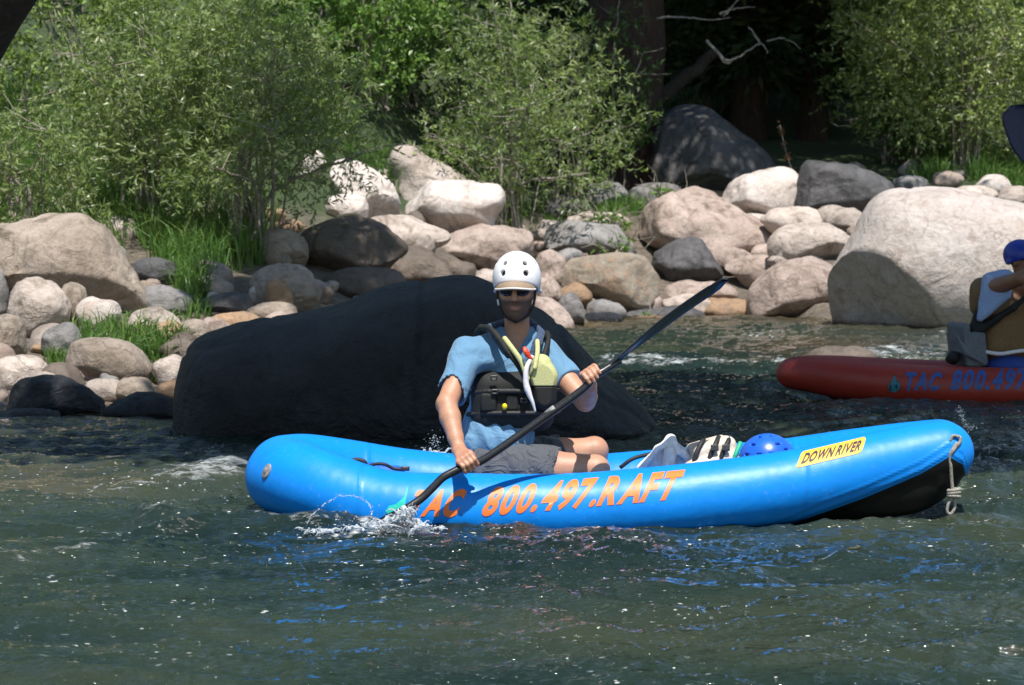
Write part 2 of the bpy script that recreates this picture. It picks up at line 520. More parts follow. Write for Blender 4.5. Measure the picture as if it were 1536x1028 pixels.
def fleck_mat():
    m, nt, out = new_mat('white_glint_foam'); T = NT(nt)
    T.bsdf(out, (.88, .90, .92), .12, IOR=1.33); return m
FLECK = fleck_mat()  # white of the flecks that stand for sun glints and foam
def drop_mat():
    m, nt, out = new_mat('clear_water_drops'); T = NT(nt)
    b = T.bsdf(out, (.80, .85, .90), .04, IOR=1.33); b.inputs['Transmission Weight'].default_value = .55; return m
DROP = drop_mat()

def hull_mat(name, top, bottom):
    """rubber coated fabric; the hull attribute 'under' marks the dark bottom fabric"""
    m, nt, out = new_mat(name); T = NT(nt)
    c = T.coord()
    a = T.n('ShaderNodeAttribute', attribute_name='under')
    edge = T.ramp(a.outputs['Fac'], [(.497, 0.), (.503, 1.)])
    n1 = T.noise(c, 7, 4, .6); n2 = T.noise(c, 45, 6, .7)
    dark = tuple(v * .80 for v in top)
    t = T.mix(T.ramp(n1, [(.4, 0.), (.75, .6)]), top, dark)
    scuff = T.ramp(n2, [(.60, 0.), (.76, .26)])
    t = T.mix(scuff, t, tuple(min(1, v * .5 + .30) for v in top))
    bt = T.mix(T.ramp(n2, [(.45, 0.), (.8, .5)]), bottom, tuple(v * 2.2 + .004 for v in bottom))
    col = T.mix(edge, t, bt)
    # welded seam strips follow the hull line
    b0 = T.bump(T.noise(c, 5, 3), .25, .02)
    b1 = T.bump(n2, .12, .003, b0)
    sa = T.n('ShaderNodeAttribute', attribute_name='seam')
    b2 = T.bump(sa.outputs['Fac'], .9, .004, b1); col = T.mix(T.math('MULTIPLY', sa.outputs['Fac'], .22), col, tuple(v * .35 for v in top))
    rough = T.math('ADD', .36, T.math('MULTIPLY', n2, .14))
    T.bsdf(out, col, rough, b2, Specular_IOR_Level=.4); return m
HULLB = hull_mat('blue_raft_fabric', (.0, .235, .80), (.006, .006, .007))
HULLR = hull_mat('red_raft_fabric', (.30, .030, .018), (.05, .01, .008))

ORANGE = simple('orange_lettering', (.90, .20, .035), .45, 40, .08)
BLUEINK = simple('blue_lettering', (.03, .085, .30), .5, 40, .1)
TEAL = simple('teal_emblem', (.01, .55, .45), .45, 40, .08)
YELLOW = simple('yellow_badge', (.85, .50, .06), .5, 60, .1)
NAVY = simple('dark_badge_ink', (.035, .03, .05), .6, 60, .1)
PATCH = simple('grey_valve_rubber', (.26, .25, .26), .6, 60, .25)
ROPE = simple('grey_rope', (.36, .34, .30), .85, 180, .35, .6, .004)
CARBON = simple('black_paddle_shaft', (.022, .023, .026), .28, 90, .25)
BLADE = simple('black_paddle_blade', (.012, .013, .017), .22, 30, .3)
BLADEB = simple('navy_paddle_blade', (.008, .018, .075), .5, 30, .2)
HELMW = simple('white_helmet_shell', (.80, .79, .82), .32, 30, .04, .05)
HELMB = simple('blue_helmet_shell', (.015, .12, .62), .30, 30, .08, .05)
HELMD = simple('dark_blue_helmet_shell', (.012, .035, .34), .4, 30, .08, .05)
BLACKF = simple('black_vest_fabric', (.010, .011, .011), .72, 220, .35, .5, .002)
WEB = simple('black_webbing', (.02, .02, .022), .6, 300, .4, .5, .001)
BUCK = simple('black_buckle_plastic', (.03, .03, .032), .3, 60, .1)
LIME = simple('pale_yellow_pocket_fabric', (.52, .53, .25), .75, 160, .12, .4, .002)
WHITEF = simple('white_tubing', (.78, .76, .80), .6, 100, .1, .3)
REDP = simple('red_clip', (.75, .07, .03), .4, 60, .1)
YELP = simple('yellow_toggle', (.85, .65, .01), .35, 60, .1)
VISOR = simple('tan_cap_visor', (.30, .215, .15), .75, 150, .15, .4)
VISORE = simple('cream_visor_piping', (.72, .66, .62), .6, 100, .08)
GLASS = simple('dark_sunglass_lens', (.008, .010, .022), .08, 20, .1, .0)
TAN = simple('tan_vest_fabric', (.20, .115, .045), .75, 120, .2, .4, .002)
SHORTB = simple('blue_shorts_fabric', (.02, .06, .30), .8, 120, .2, .4, .002)
SLEEVE = simple('pale_blue_sleeve_fabric', (.26, .36, .58), .8, 120, .12, .4, .002)
SEATG = simple('grey_seat_fabric', (.14, .16, .19), .75, 120, .2, .4, .002)
DRY = simple('pale_grey_dry_bag', (.80, .78, .78), .5, 40, .12, .4, .006)
BEIGE = simple('beige_vest_fabric', (.66, .56, .47), .8, 120, .12, .4, .003)
GREENT = simple('green_trim', (.02, .40, .22), .6, 60, .1)
BLUEBAG = simple('blue_bag_fabric', (.01, .12, .55), .55, 60, .2, .4, .004)
HAIR = simple('dark_hair', (.03, .02, .014), .6, 200, .4, .6)

def skin_mat(name, c, red):
    m, nt, out = new_mat(name); T = NT(nt)
    v = T.coord()
    col = T.mix(T.ramp(T.noise(v, 14, 5), [(.35, 0.), (.7, .8)]), c, red)
    sp = T.ramp(T.noise(v, 120, 4, .7), [(.35, .75), (.55, 1.)])
    col = T.mix(.5, col, sp, 'MULTIPLY')
    # beard stubble painted by attribute
    a = T.n('ShaderNodeAttribute', attribute_name='stubble')
    col = T.mix(T.math('MULTIPLY', a.outputs['Fac'], .92), col, (.05, .03, .024))
    h = T.math('ADD', T.noise(v, 260, 3), T.math('MULTIPLY', T.noise(v, 30, 4), .8))
    b = T.bsdf(out, col, .48, T.bump(h, .3, .003)); b.inputs['Subsurface Weight'].default_value = .08
    b.inputs['Subsurface Radius'].default_value = (.01, .004, .002); return m
SKIN = skin_mat('tanned_skin', (.50, .27, .175), (.47, .215, .14))
SKIND = skin_mat('brown_skin', (.24, .12, .07), (.22, .10, .06))

def cloth_mat(name, c, fold=.8, fs=9):
    m, nt, out = new_mat(name); T = NT(nt)
    v = T.coord()
    col = T.mix(T.ramp(T.noise(v, 20, 5), [(.35, 0.), (.75, .5)]), c, tuple(x * .8 for x in c))
    f = T.noise(v, fs, 3, .5, 1.6)
    f = T.ramp(f, [(.35, 0.), (.5, 1.), (.65, .2)], 'EASE')
    n1 = T.bump(f, fold, .016)
    n2 = T.bump(T.noise(v, 420, 2), .3, .001, n1)
    T.bsdf(out, col, .85, n2, Sheen_Weight=.15); return m
SHIRT = cloth_mat('blue_shirt_cotton', (.115, .25, .40), .32, 6)
SHORTS = cloth_mat('charcoal_shorts_fabric', (.075, .082, .098), .5, 10)
COLLAR = cloth_mat('navy_collar_fabric', (.03, .06, .13), .4, 12)
# ------------------------------------------------------------------ rafts
def interp_st(st, t, i):
    return np.interp(t, np.linspace(0, 1, len(st)), [s[i] for s in st])

def build_hull(st, yc, floor, lo, hi, h, zb, extra=None, near=lambda x: 0):
    """st: stations (x, half width, z, tube radius); yc(x): centreline depth; floor: chain of (x, z, r, halfwidth); zb(x): top of the dark bottom"""
    v = Vol(lo, hi, h)
    S = spline(np.array(st), 5)
    for sgn in (-1, 1):
        pts = [(s[0], yc(s[0]) + sgn * s[1], s[2] - (near(s[0]) if sgn < 0 else 0)) for s in S]
        v.chain(pts, [s[3] for s in S], .004)
    Fl = spline(np.array(floor), 4)
    for i in range(len(Fl) - 1):
        a, b = Fl[i], Fl[i + 1]
        for w in np.linspace(-1, 1, 7):
            v.cone((a[0], yc(a[0]) + w * a[3], a[1]), (b[0], yc(b[0]) + w * b[3], b[1]), a[2], b[2], .02)
    if extra: extra(v)
    V, Q = v.mesh()
    V = laplace(V, Q, 4, .5)
    # attributes
    x = V[:, 0]
    b = zb(x)
    under = np.clip(.5 + (b - V[:, 2]) * 12, 0, 1)
    seam = np.exp(-((V[:, 2] - b - .018) / .010) ** 2) + .6 * np.exp(-((V[:, 2] - b - .055) / .009) ** 2)
    # cross seams at the joins between the panels of the tubes
    for xs in SEAMX: seam += .6 * np.exp(-((x - xs) / .009) ** 2)
    return V, Q, under, np.clip(seam, 0, 1)
SEAMX = []

def text_outline(body, shear=.25, bold=.02, spacing=1.0):
    """letters set one by one, so that heavy strokes never run into each other"""
    out = bmesh.new(); x = 0.0
    for ch in body:
        if ch == ' ': x += .30; continue
        g = glyph(ch, shear * 0, bold, 1.0)
        xs = [v.co.x for v in g.verts]; x0, x1 = min(xs), max(xs)
        new = {v: out.verts.new((v.co.x - x0 + x + shear * v.co.y, v.co.y, 0)) for v in g.verts}
        for f in g.faces: out.faces.new([new[v] for v in f.verts])
        g.free(); x += (x1 - x0) + .075 * spacing - (.05 if ch in 'TA' else 0)
    out.verts.index_update(); out.normal_update(); return out

def glyph(body, shear=.25, bold=.02, spacing=1.0):
    cu = bpy.data.curves.new('t', 'FONT'); cu.body = body; cu.size = 1.0; cu.shear = shear; cu.offset = bold; cu.space_character = spacing
    cu.resolution_u = 5
    ob = bpy.data.objects.new('t', cu); COL.objects.link(ob)
    bpy.context.view_layer.update()
    me = bpy.data.meshes.new_from_object(ob.evaluated_get(bpy.context.evaluated_depsgraph_get()))
    bpy.data.objects.remove(ob); bpy.data.curves.remove(cu)
    bm = bmesh.new(); bm.from_mesh(me); bpy.data.meshes.remove(me)
    bmesh.ops.remove_doubles(bm, verts=bm.verts, dist=1e-5)
    return bm

def slice_bm(bm, nx, nz):
    """cut the flat shape into a grid so it can follow a curved surface"""
    xs = [v.co.x for v in bm.verts]; ys = [v.co.y for v in bm.verts]
    for k in range(1, nx):
        c = min(xs) + (max(xs) - min(xs)) * k / nx
        bmesh.ops.bisect_plane(bm, geom=bm.verts[:] + bm.edges[:] + bm.faces[:], plane_co=(c, 0, 0), plane_no=(1, 0, 0))
    for k in range(1, nz):
        c = min(ys) + (max(ys) - min(ys)) * k / nz
        bmesh.ops.bisect_plane(bm, geom=bm.verts[:] + bm.edges[:] + bm.faces[:], plane_co=(0, c, 0), plane_no=(0, 1, 0))
    bmesh.ops.triangulate(bm, faces=bm.faces)

def decal(name, bm, quad, Yf, bvh, mat, parent, off=.0025, nx=60, nz=6, norm=True, label=None):
    """lay a flat shape on the hull: quad = photo-pixel corners (bottom-left, bottom-right, top-right, top-left), read at depth Yf"""
    slice_bm(bm, nx, nz)
    P = np.array([v.co[:] for v in bm.verts])
    if norm:
        lo, hi = P.min(0), P.max(0)
        U = (P[:, 0] - lo[0]) / (hi[0] - lo[0]); W = (P[:, 1] - lo[1]) / (hi[1] - lo[1])
    else: U, W = P[:, 0], P[:, 1]
    C = [K(q[0], q[1], Yf) for q in quad]
    V = []
    for u, w in zip(U, W):
        p = (C[0] * (1 - u) + C[1] * u) * (1 - w) + (C[3] * (1 - u) + C[2] * u) * w
        hit, n, _, _ = bvh.ray_cast(Vector((p[0], Yf - 1.5, p[2])), Vector((0, 1, 0)))
        if hit is None:
            V.append((p[0], Yf, p[2]))
        else:
            if n.y > 0: n = -n
            q = hit + n * off; V.append(q[:])
    Fc = [tuple(v.index for v in f.verts) for f in bm.faces]
    bm.free()
    return mesh_obj(name, V, Fc, mat, parent, smooth=True, label=label)

def poly_bm(pts):
    bm = bmesh.new()
    vs = [bm.verts.new((p[0], p[1], 0)) for p in pts]
    bm.faces.new(vs)
    bmesh.ops.triangulate(bm, faces=bm.faces); bm.verts.index_update(); return bm

def bvh_of(V, Q):
    return BVHTree.FromPolygons([tuple(v) for v in V], [tuple(int(i) for i in f) for f in Q])

# ---- blue raft
def yc_blue(x): return 11.45 - .16 * np.clip((x - .2) / 1.6, 0, 1) ** 1.5
blue_st = [(-.965, .045, .178, .162), (-.88, .15, .172, .162), (-.72, .25, .145, .157), (-.45, .325, .10, .152), (-.1, .352, .07, .150), (.25, .358, .07, .150),
           (.6, .345, .098, .150), (.9, .30, .13, .149), (1.18, .235, .168, .147), (1.42, .155, .218, .143), (1.64, .08, .262, .138), (1.79, .035, .288, .134)]
blue_fl = [(-.85, .06, .07, .12), (-.5, .02, .06, .27), (.2, .0, .07, .29), (.7, .02, .08, .28), (1.0, .06, .085, .24), (1.25, .112, .105, .15), (1.5, .135, .115, .09), (1.66, .16, .115, .05), (1.76, .215, .11, .02)]
zb_blue = lambda x: np.interp(x, [.9, 1.12, 1.25, 1.45, 1.62, 1.68, 1.80, 1.86, 1.93], [-.1, -.01, .05, .12, .19, .215, .285, .25, .08])
raft = thing('inflatable_kayak', (.4, 11.4, 0), 'bright blue inflatable kayak with orange lettering carrying the man in the white helmet', 'kayak')
SEAMX = [1.20, -.62]
bV, bQ, und, seam = build_hull(blue_st, yc_blue, blue_fl, (-1.2, 10.85, -.16), (2.02, 12.05, .50), .0095, zb_blue, near=lambda x: .036 * math.exp(-((x + .55) / .28) ** 2))
mesh_obj('hull', bV, bQ, HULLB, raft, attrs={'under': ('POINT', und), 'seam': ('POINT', seam)})
bB = bvh_of(bV, bQ)
YF = 10.96
decal('lettering', text_outline('800.497.RAFT', .06, .045, 1.0), [(719, 776), (1008, 750), (1030, 707), (737, 733)], YF, bB, ORANGE, raft, nx=90)
decal('lettering', text_outline('TAC', .06, .045, 1.05), [(607, 775), (684, 776), (702, 735), (626, 737)], YF, bB, ORANGE, raft, nx=24)
# teal drop emblem behind the paddle blade
dp = [(612, 731), (606, 747), (594, 757), (583, 760), (578, 768), (586, 778), (600, 776), (606, 764), (609, 750)]
def px_shape(pts, Yf=YF):
    x0, x1 = min(p[0] for p in pts), max(p[0] for p in pts); y0, y1 = min(p[1] for p in pts), max(p[1] for p in pts)
    bm = poly_bm([((p[0] - x0) / (x1 - x0), (y1 - p[1]) / (y1 - y0)) for p in pts])
    return bm, [(x0, y1), (x1, y1), (x1, y0), (x0, y0)]
bm_, q_ = px_shape(dp); decal('emblem', bm_, q_, YF, bB, TEAL, raft, nx=8, nz=8)
# yellow badge on the bow
bd = thing  # keep name short
badge_q = [(1195, 705), (1297, 684), (1309, 662), (1207, 683)]
def rounded(n=6, rx=.05, ry=.2):
    pts = []
    for cx, cy, a0 in ((1 - rx, 1 - ry, 0), (rx, 1 - ry, 90), (rx, ry, 180), (1 - rx, ry, 270)):
        for k in range(n + 1):
            a = R(a0 + 90 * k / n); pts.append((cx + rx * math.cos(a), cy + ry * math.sin(a)))
    return pts
badge = decal('badge', poly_bm(rounded()), badge_q, YF, bB, YELLOW, raft, nx=20, nz=6, label='yellow badge reading DOWN RIVER')
def sub_quad(q, u0, u1, w0, w1):
    q = np.array(q, float)
    f = lambda u, w: (q[0] * (1 - u) + q[1] * u) * (1 - w) + (q[3] * (1 - u) + q[2] * u) * w
    return [tuple(f(u0, w0)), tuple(f(u1, w0)), tuple(f(u1, w1)), tuple(f(u0, w1))]
decal('lettering', text_outline('DOWN RIVER', .22, .03, 1.0), sub_quad(badge_q, .06, .95, .20, .82), YF, bB, NAVY, badge, off=.005, nx=40, nz=4)
# valve on the stern
def hit_at(px, py, bvh=bB, Yf=YF):
    p = K(px, py, Yf)
    d = Vector(ray(px, py)).normalized()
    h, n, _, _ = bvh.ray_cast(Vector((0, 0, CAMZ)), d)
    return np.array(h[:]), np.array(n[:])
hv, nv = hit_at(400, 707)
v = Vol(hv - .06, hv + .06, .0022)
A = axes(nv, (.5, 0, .86))
v.ell(hv, (.024, .008, .034), A); v.ell(hv + nv * .004, (.012, .009, .016), A, .002)
V_, Q_ = v.mesh(); mesh_obj('valve_patch', V_, Q_, PATCH, raft)
# bow rope with knots
def kp(px, py, Y): return K(px, py, Y)
rp = MB()
hr, nr = hit_at(1433, 655)
Yr = hr[1] - .012
pts = [kp(1425, 662, Yr), kp(1430, 654, Yr), kp(1441, 657, Yr), kp(1437, 668, Yr - .008), kp(1428, 676, Yr - .012), kp(1424, 684, Yr - .012), kp(1430, 676, Yr - .02), kp(1437, 665, Yr - .012)]
rp.tube(spline(pts, 6), .0068, 8)
rp.tube(spline([kp(1436, 664, Yr - .012), kp(1427, 678, Yr - .018), kp(1424, 690, Yr - .015), kp(1426, 700, Yr - .012), kp(1428, 728, Yr), kp(1430, 738, Yr)], 6), .0072, 8)
for k in range(3):
    c = kp(1431, 735 + 5 * k, Yr); th = np.linspace(0, 2 * math.pi, 15)
    rp.tube([c + np.array([.024 * math.cos(a), .016 * math.sin(a), .004 * math.cos(a + k)]) for a in th], .0075, 8)
rp.tube(spline([kp(1429, 745, Yr), kp(1422, 758, Yr - .004), kp(1421, 768, Yr - .004), kp(1426, 771, Yr), kp(1432, 762, Yr + .004), kp(1432, 746, Yr)], 6), .0066, 8)
rp.build('bow_rope', ROPE, raft)
# small buckles on the inner side of the far tube
for px, py in ((1214, 676), (1198, 677)):
    mb = MB(); mb.box(kp(px, py, 11.48), (.006, .008, .012), axes((.3, -1, 0)))
    mb.build('lacing_clip', WHITEF, raft)

# ---- red raft
def yc_red(x): return 17.75 + 0 * x
red_st = [(1.83, .03, .175, .10), (1.93, .10, .175, .112), (2.12, .19, .155, .128), (2.4, .27, .13, .135), (2.8, .33, .105, .14), (3.3, .36, .095, .14), (3.9, .36, .095, .14), (4.4, .32, .12, .14), (4.8, .2, .19, .14), (5.05, .05, .26, .13)]
red_fl = [(2.1, .06, .05, .12), (2.6, .02, .06, .26), (3.4, .0, .07, .3), (4.2, .02, .07, .28), (4.8, .1, .08, .1)]
red = thing('inflatable_kayak', (3.4, 17.75, 0), 'shaded red inflatable kayak with blue lettering, cut off by the photo edge', 'kayak')
SEAMX = []
rV, rQ, und, seam = build_hull(red_st, yc_red, red_fl, (1.6, 17.0, -.14), (5.3, 18.5, .46), .018, lambda x: -1 + 0 * x)
mesh_obj('hull', rV, rQ, HULLR, red, attrs={'under': ('POINT', und), 'seam': ('POINT', seam)})
rB = bvh_of(rV, rQ)
YR = 17.25
decal('lettering', text_outline('TAC', .12, .045, 1.05), [(1358, 588), (1411, 587), (1417, 560), (1362, 560)], YR, rB, BLUEINK, red, nx=16)
decal('lettering', text_outline('800.497.RAFT', .12, .045, 1.0), [(1425, 587), (1630, 584), (1638, 553), (1432, 557)], YR, rB, BLUEINK, red, nx=50)
dr = [(1344, 563), (1349, 572), (1353, 580), (1351, 587), (1345, 590), (1338, 589), (1335, 583), (1338, 576), (1342, 570)]
bm_, q_ = px_shape(dr); decal('emblem', bm_, q_, YR, rB, simple('dull_teal_emblem', (.02, .16, .22), .5), red, nx=6, nz=6)
# ------------------------------------------------------------------ terrain
BX = [-14, -6, -4.4, -3.1, -2.2, -1.6, -1.1, -.4, .2, .6, 1.4, 2.7, 3.2, 6, 14]
BY = [15.6, 15.9, 16.2, 16.7, 17.2, 18.2, 20.0, 23.4, 25.8, 27.0, 28.6, 29.3, 27.6, 28, 28.5]
def bank(x): return np.interp(x, BX, BY)
def ground_z(x, y):
    x = np.atleast_1d(np.asarray(x, float)); y = np.atleast_1d(np.asarray(y, float))
    d = y - bank(x)
    sl = np.interp(x, [-4, .3, 1.3], [.125, .135, .15])
    land = sl * np.minimum(d, 26) + np.interp(x, [.3, 1.3, 6, 8], [0, .15, .15, 0]) * np.clip(d, 0, 3.5) + .22 * np.clip(d - 11, 0, 14) + .20 * np.clip(d - 16, 0, 9)
    z = np.where(d > 0, land, .22 * d)
    z = np.maximum(z, -.75)
    z += .05 * gn(x * .9, y * .9, 3) * np.clip(d + .5, 0, 1) + .25 * gn(x * .15, y * .15, 5) * np.clip((d - 8) / 6, 0, 1)
    return z - .03
def gz(x, y): return float(ground_z(x, y)[0])

def on_ground(px, py, y0=14.0, y1=60.0):
    """where the sight line through a photo point meets the bank"""
    d = ray(px, py); ys = np.linspace(y0, y1, 1200)
    X = d[0] / d[1] * ys; Z = CAMZ + d[2] / d[1] * ys
    g = ground_z(X, ys); b = np.where(Z <= g)[0]
    if len(b) == 0: return None
    i = b[0]; return np.array([X[i], ys[i], g[i]])

def grid(xs, ys):
    X, Y = np.meshgrid(xs, ys); n, m = len(ys), len(xs)
    i = np.arange(n * m).reshape(n, m)
    Q = np.stack([i[:-1, :-1], i[:-1, 1:], i[1:, 1:], i[1:, :-1]], -1).reshape(-1, 4)
    return X.ravel(), Y.ravel(), Q

xs = np.concatenate([np.linspace(-90, -9, 28), np.linspace(-8.7, 8.7, 190), np.linspace(9, 90, 28)])
ys = np.concatenate([np.linspace(-4, 13.5, 12), np.linspace(14, 42, 220), np.linspace(43, 160, 40)])
X, Y, Q = grid(xs, ys)
mesh_obj('ground', np.stack([X, Y, ground_z(X, Y)], 1), Q, GROUND, loc=(0, 0, 0))['kind'] = 'structure'

# ------------------------------------------------------------------ river
# foam: (px, py, half-length px, half-height px, strength)
FO = [(300, 724, 75, 9, 1.0), (345, 718, 40, 7, .95), (205, 738, 40, 6, .6), (240, 790, 45, 8, .62), (330, 778, 30, 5, .2), (100, 846, 85, 5, .75), (20, 852, 60, 6, .7), (205, 838, 30, 5, .35),
      (540, 790, 90, 12, .55), (600, 786, 60, 12, .85), (470, 795, 50, 9, .4), (760, 796, 60, 7, .34), (930, 815, 60, 9, .5), (880, 825, 60, 8, .3),
      (960, 549, 60, 6, 1.0), (1050, 552, 80, 5, .85), (1180, 552, 60, 5, .7), (1150, 508, 90, 5, .45), (1225, 500, 50, 4, .42), (1080, 512, 60, 3, .4), (1380, 508, 90, 6, .38), (1330, 538, 60, 6, .85), (1250, 532, 50, 4, .7), (1290, 520, 50, 4, .4),
      (960, 610, 26, 20, .30), (1240, 793, 40, 4, .4), (1500, 620, 70, 12, .35), (1480, 660, 60, 10, .42), (1480, 700, 60, 10, .4), (1500, 760, 50, 8, .3),
      (1230, 960, 60, 8, .24), (900, 960, 50, 8, .28), (1400, 985, 90, 14, .34), (1420, 930, 80, 8, .28), (1330, 1010, 80, 8, .3), (420, 790, 40, 7, .3), (1290, 850, 40, 5, .25),
      (640, 690, 16, 5, .4), (480, 770, 60, 8, .25), (830, 860, 60, 8, .2), (300, 875, 60, 6, .2)]
def proj(x, y, z=0.0):
    """world -> photo pixel"""
    dy, dz = y, z - CAMZ
    fwd = dy * cp - dz * sp_; upc = dy * sp_ + dz * cp
    return 768 + F * x / fwd, 514 - F * upc / fwd

rows = 1000; colsn = 900
t = np.linspace(0, 1, rows)
yy = np.concatenate([5.2 * (33.0 / 5.2) ** t])
u = np.linspace(-1, 1, colsn)
Yg = np.repeat(yy, colsn); Xg = np.tile(u, rows) * (Yg * .225 + .35)
i = np.arange(rows * colsn).reshape(rows, colsn)
Q = np.stack([i[:-1, :-1], i[:-1, 1:], i[1:, 1:], i[1:, :-1]], -1).reshape(-1, 4)
def waves(x, y):
    wx = x + .25 * gn(x * .9, y * 1.3, 21) + .08 * gn(x * 3, y * 4, 22); wy = y + .18 * gn(x * 1.1, y * 1.5, 23) + .05 * gn(x * 4, y * 5, 24)
    h = .036 * gn(wx * .55, wy * 1.25, 1)
    h += 0.030 * (1 - 2 * np.abs(gn(wx * 1.1, wy * 2.3, 2)))
    h += .021 * (1 - 2 * np.abs(gn(wx * 2.2, wy * 4.2, 3)))
    h += .0150 * gn(wx * 4.3, wy * 7.5, 4)
    h += .0085 * (1 - 2 * np.abs(gn(wx * 6.5, wy * 15, 5)))
    h += .0048 * gn(wx * 11, wy * 27, 6)
    h += .0030 * gn(wx * 20, wy * 50, 7)
    return h
Hg = waves(Xg, Yg)
# calm and rough stretches
Hg *= np.clip(.85 + .45 * gn(Xg * .35, Yg * .5, 31), .45, 1.4)
PX, PY = proj(Xg, Yg)
foam = np.zeros_like(Hg); lift = np.zeros_like(Hg)
wob = 10 * gn(Xg * 3, Yg * 2, 41)
for fx, fy, a, b, s in FO:
    e = np.exp(-(((PX - fx) / a) ** 2 + ((PY + wob * .5 - fy) / b) ** 2))
    foam = np.maximum(foam, s * e); 
    lift += e * s * (.075 if b < 11 else .04) * np.clip(scale_at(Yg) / 370, .5, 1.2)
foam *= np.clip(.75 + .6 * gn(Xg * 7, Yg * 14, 42), .2, 1.3)
crest = np.clip((Hg - .035) / .03, 0, 1)
foam = np.maximum(foam, .16 * crest * np.clip(gn(Xg * .8, Yg * .8, 44) + .3, 0, 1))
Hg += lift * .8
# broken little crests in the riffles, whitened as foam and sun glints
ridge = np.maximum(1 - np.abs(gn(Xg * 5 + .5 * gn(Xg * 3, Yg * 3, 61), Yg * 12, 62)) * 3.2, (1 - np.abs(gn(Xg * 11, Yg * 26, 63)) * 3.6) * .9)
zone = np.zeros_like(Hg)
for zx, zy, a, b, s in [(250, 745, 190, 45, .9), (200, 845, 260, 14, .8), (560, 800, 260, 22, 1.), (850, 818, 220, 22, .9), (600, 865, 260, 30, .6), (950, 548, 120, 10, 1.), (1130, 553, 160, 8, .9), (1160, 508, 160, 12, .8), (1340, 540, 140, 12, .9), (1380, 508, 150, 8, .8),
                        (1490, 680, 90, 60, .9), (1250, 795, 120, 8, .7), (1000, 620, 90, 30, .5), (1120, 640, 160, 26, .45), (100, 660, 200, 20, .25), (1400, 870, 200, 60, .4), (1300, 980, 260, 40, .5), (900, 960, 200, 40, .38), (400, 960, 300, 60, .25), (1450, 930, 140, 20, .5), (960, 500, 160, 10, .5)]:
    zone = np.maximum(zone, s * np.exp(-((PX - zx) / a) ** 2 - ((PY - zy) / b) ** 2))
brk = np.clip(gn(Xg * 2.2, Yg * 4, 64) * 1.6 + .45, 0, 1)
foam = np.maximum(foam, zone * brk * np.clip((ridge - .45) / .5, 0, 1) * .95)
Hg += zone * brk * np.clip(ridge, 0, 1) * .007
Hg += foam * .012 * gn(Xg * 26, Yg * 34, 45)
# smooth hump in front of the raft's middle and calmer water beneath the hull
inr = np.exp(-(np.clip(np.abs(Xg - .4) - 1.25, 0, 9) / .15) ** 2 - (np.clip(np.abs(Yg - 11.45) - .28, 0, 9) / .12) ** 2)
Hg = Hg * (1 - .8 * inr) - .02 * inr
inr = np.exp(-(np.clip(np.abs(Xg - 3.5) - 1.5, 0, 9) / .15) ** 2 - (np.clip(np.abs(Yg - 17.75) - .3, 0, 9) / .12) ** 2)
Hg = Hg * (1 - .8 * inr) - .02 * inr
Hg -= .035 * np.exp(-(np.clip(np.abs(Xg - .7) - .5, 0, 9) / .3) ** 2 - ((Yg - 10.9) / .13) ** 2)
Hg += .03 * np.exp(-((Xg - .02) / .12) ** 2 - ((Yg - 10.85) / .06) ** 2)
shal = np.clip(1 - (bank(Xg) - Yg) / 3.2, 0, 1) ** 1.5 * .9
shal = np.maximum(shal, .5 * np.exp(-((PX - 60) / 160) ** 2 - ((PY - 725) / 26) ** 2))
shal = np.maximum(shal, .55 * np.exp(-((PX - 130) / 140) ** 2 - ((PY - 648) / 12) ** 2))
shal = np.maximum(shal, .9 * np.exp(-((PX - 1230) / 110) ** 2 - ((PY - 524) / 14) ** 2))
ue = np.clip((np.abs(np.tile(u, rows)) - .90) / .10, 0, 1); ue = ue * ue * (3 - 2 * ue)
Hg = Hg * (1 - ue) + (waves(Xg, Yg) * .6 - .075) * ue
V = np.stack([Xg, Yg, Hg], 1)
# a rim that carries the river on past the detailed part
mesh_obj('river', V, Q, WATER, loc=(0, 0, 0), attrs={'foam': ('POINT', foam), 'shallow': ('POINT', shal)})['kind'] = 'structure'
def strip(xa, ya, na=(40, 60)):
    X, Y, Q2 = grid(np.linspace(*xa, na[0]), np.linspace(*ya, na[1]))
    return X, Y, Q2
X, Y, Q2 = grid(np.linspace(-60, 60, 500), np.linspace(-6, 33, 400))
# keep only what lies outside the detailed part
cx = X[Q2].mean(1); cy = Y[Q2].mean(1)
keep = (np.abs(cx) > cy * .225 - .3) | (cy < 5.5)
Q2 = Q2[keep]
used, inv = np.unique(Q2.ravel(), return_inverse=True)
V2 = np.stack([X, Y, waves(X, Y) * .6 - .05], 1)[used]
mesh_obj('river', V2, inv.reshape(-1, 4), WATER, loc=(0, 0, 0), attrs={'foam': ('POINT', np.zeros(len(V2))), 'shallow': ('POINT', np.zeros(len(V2)))})['kind'] = 'structure'

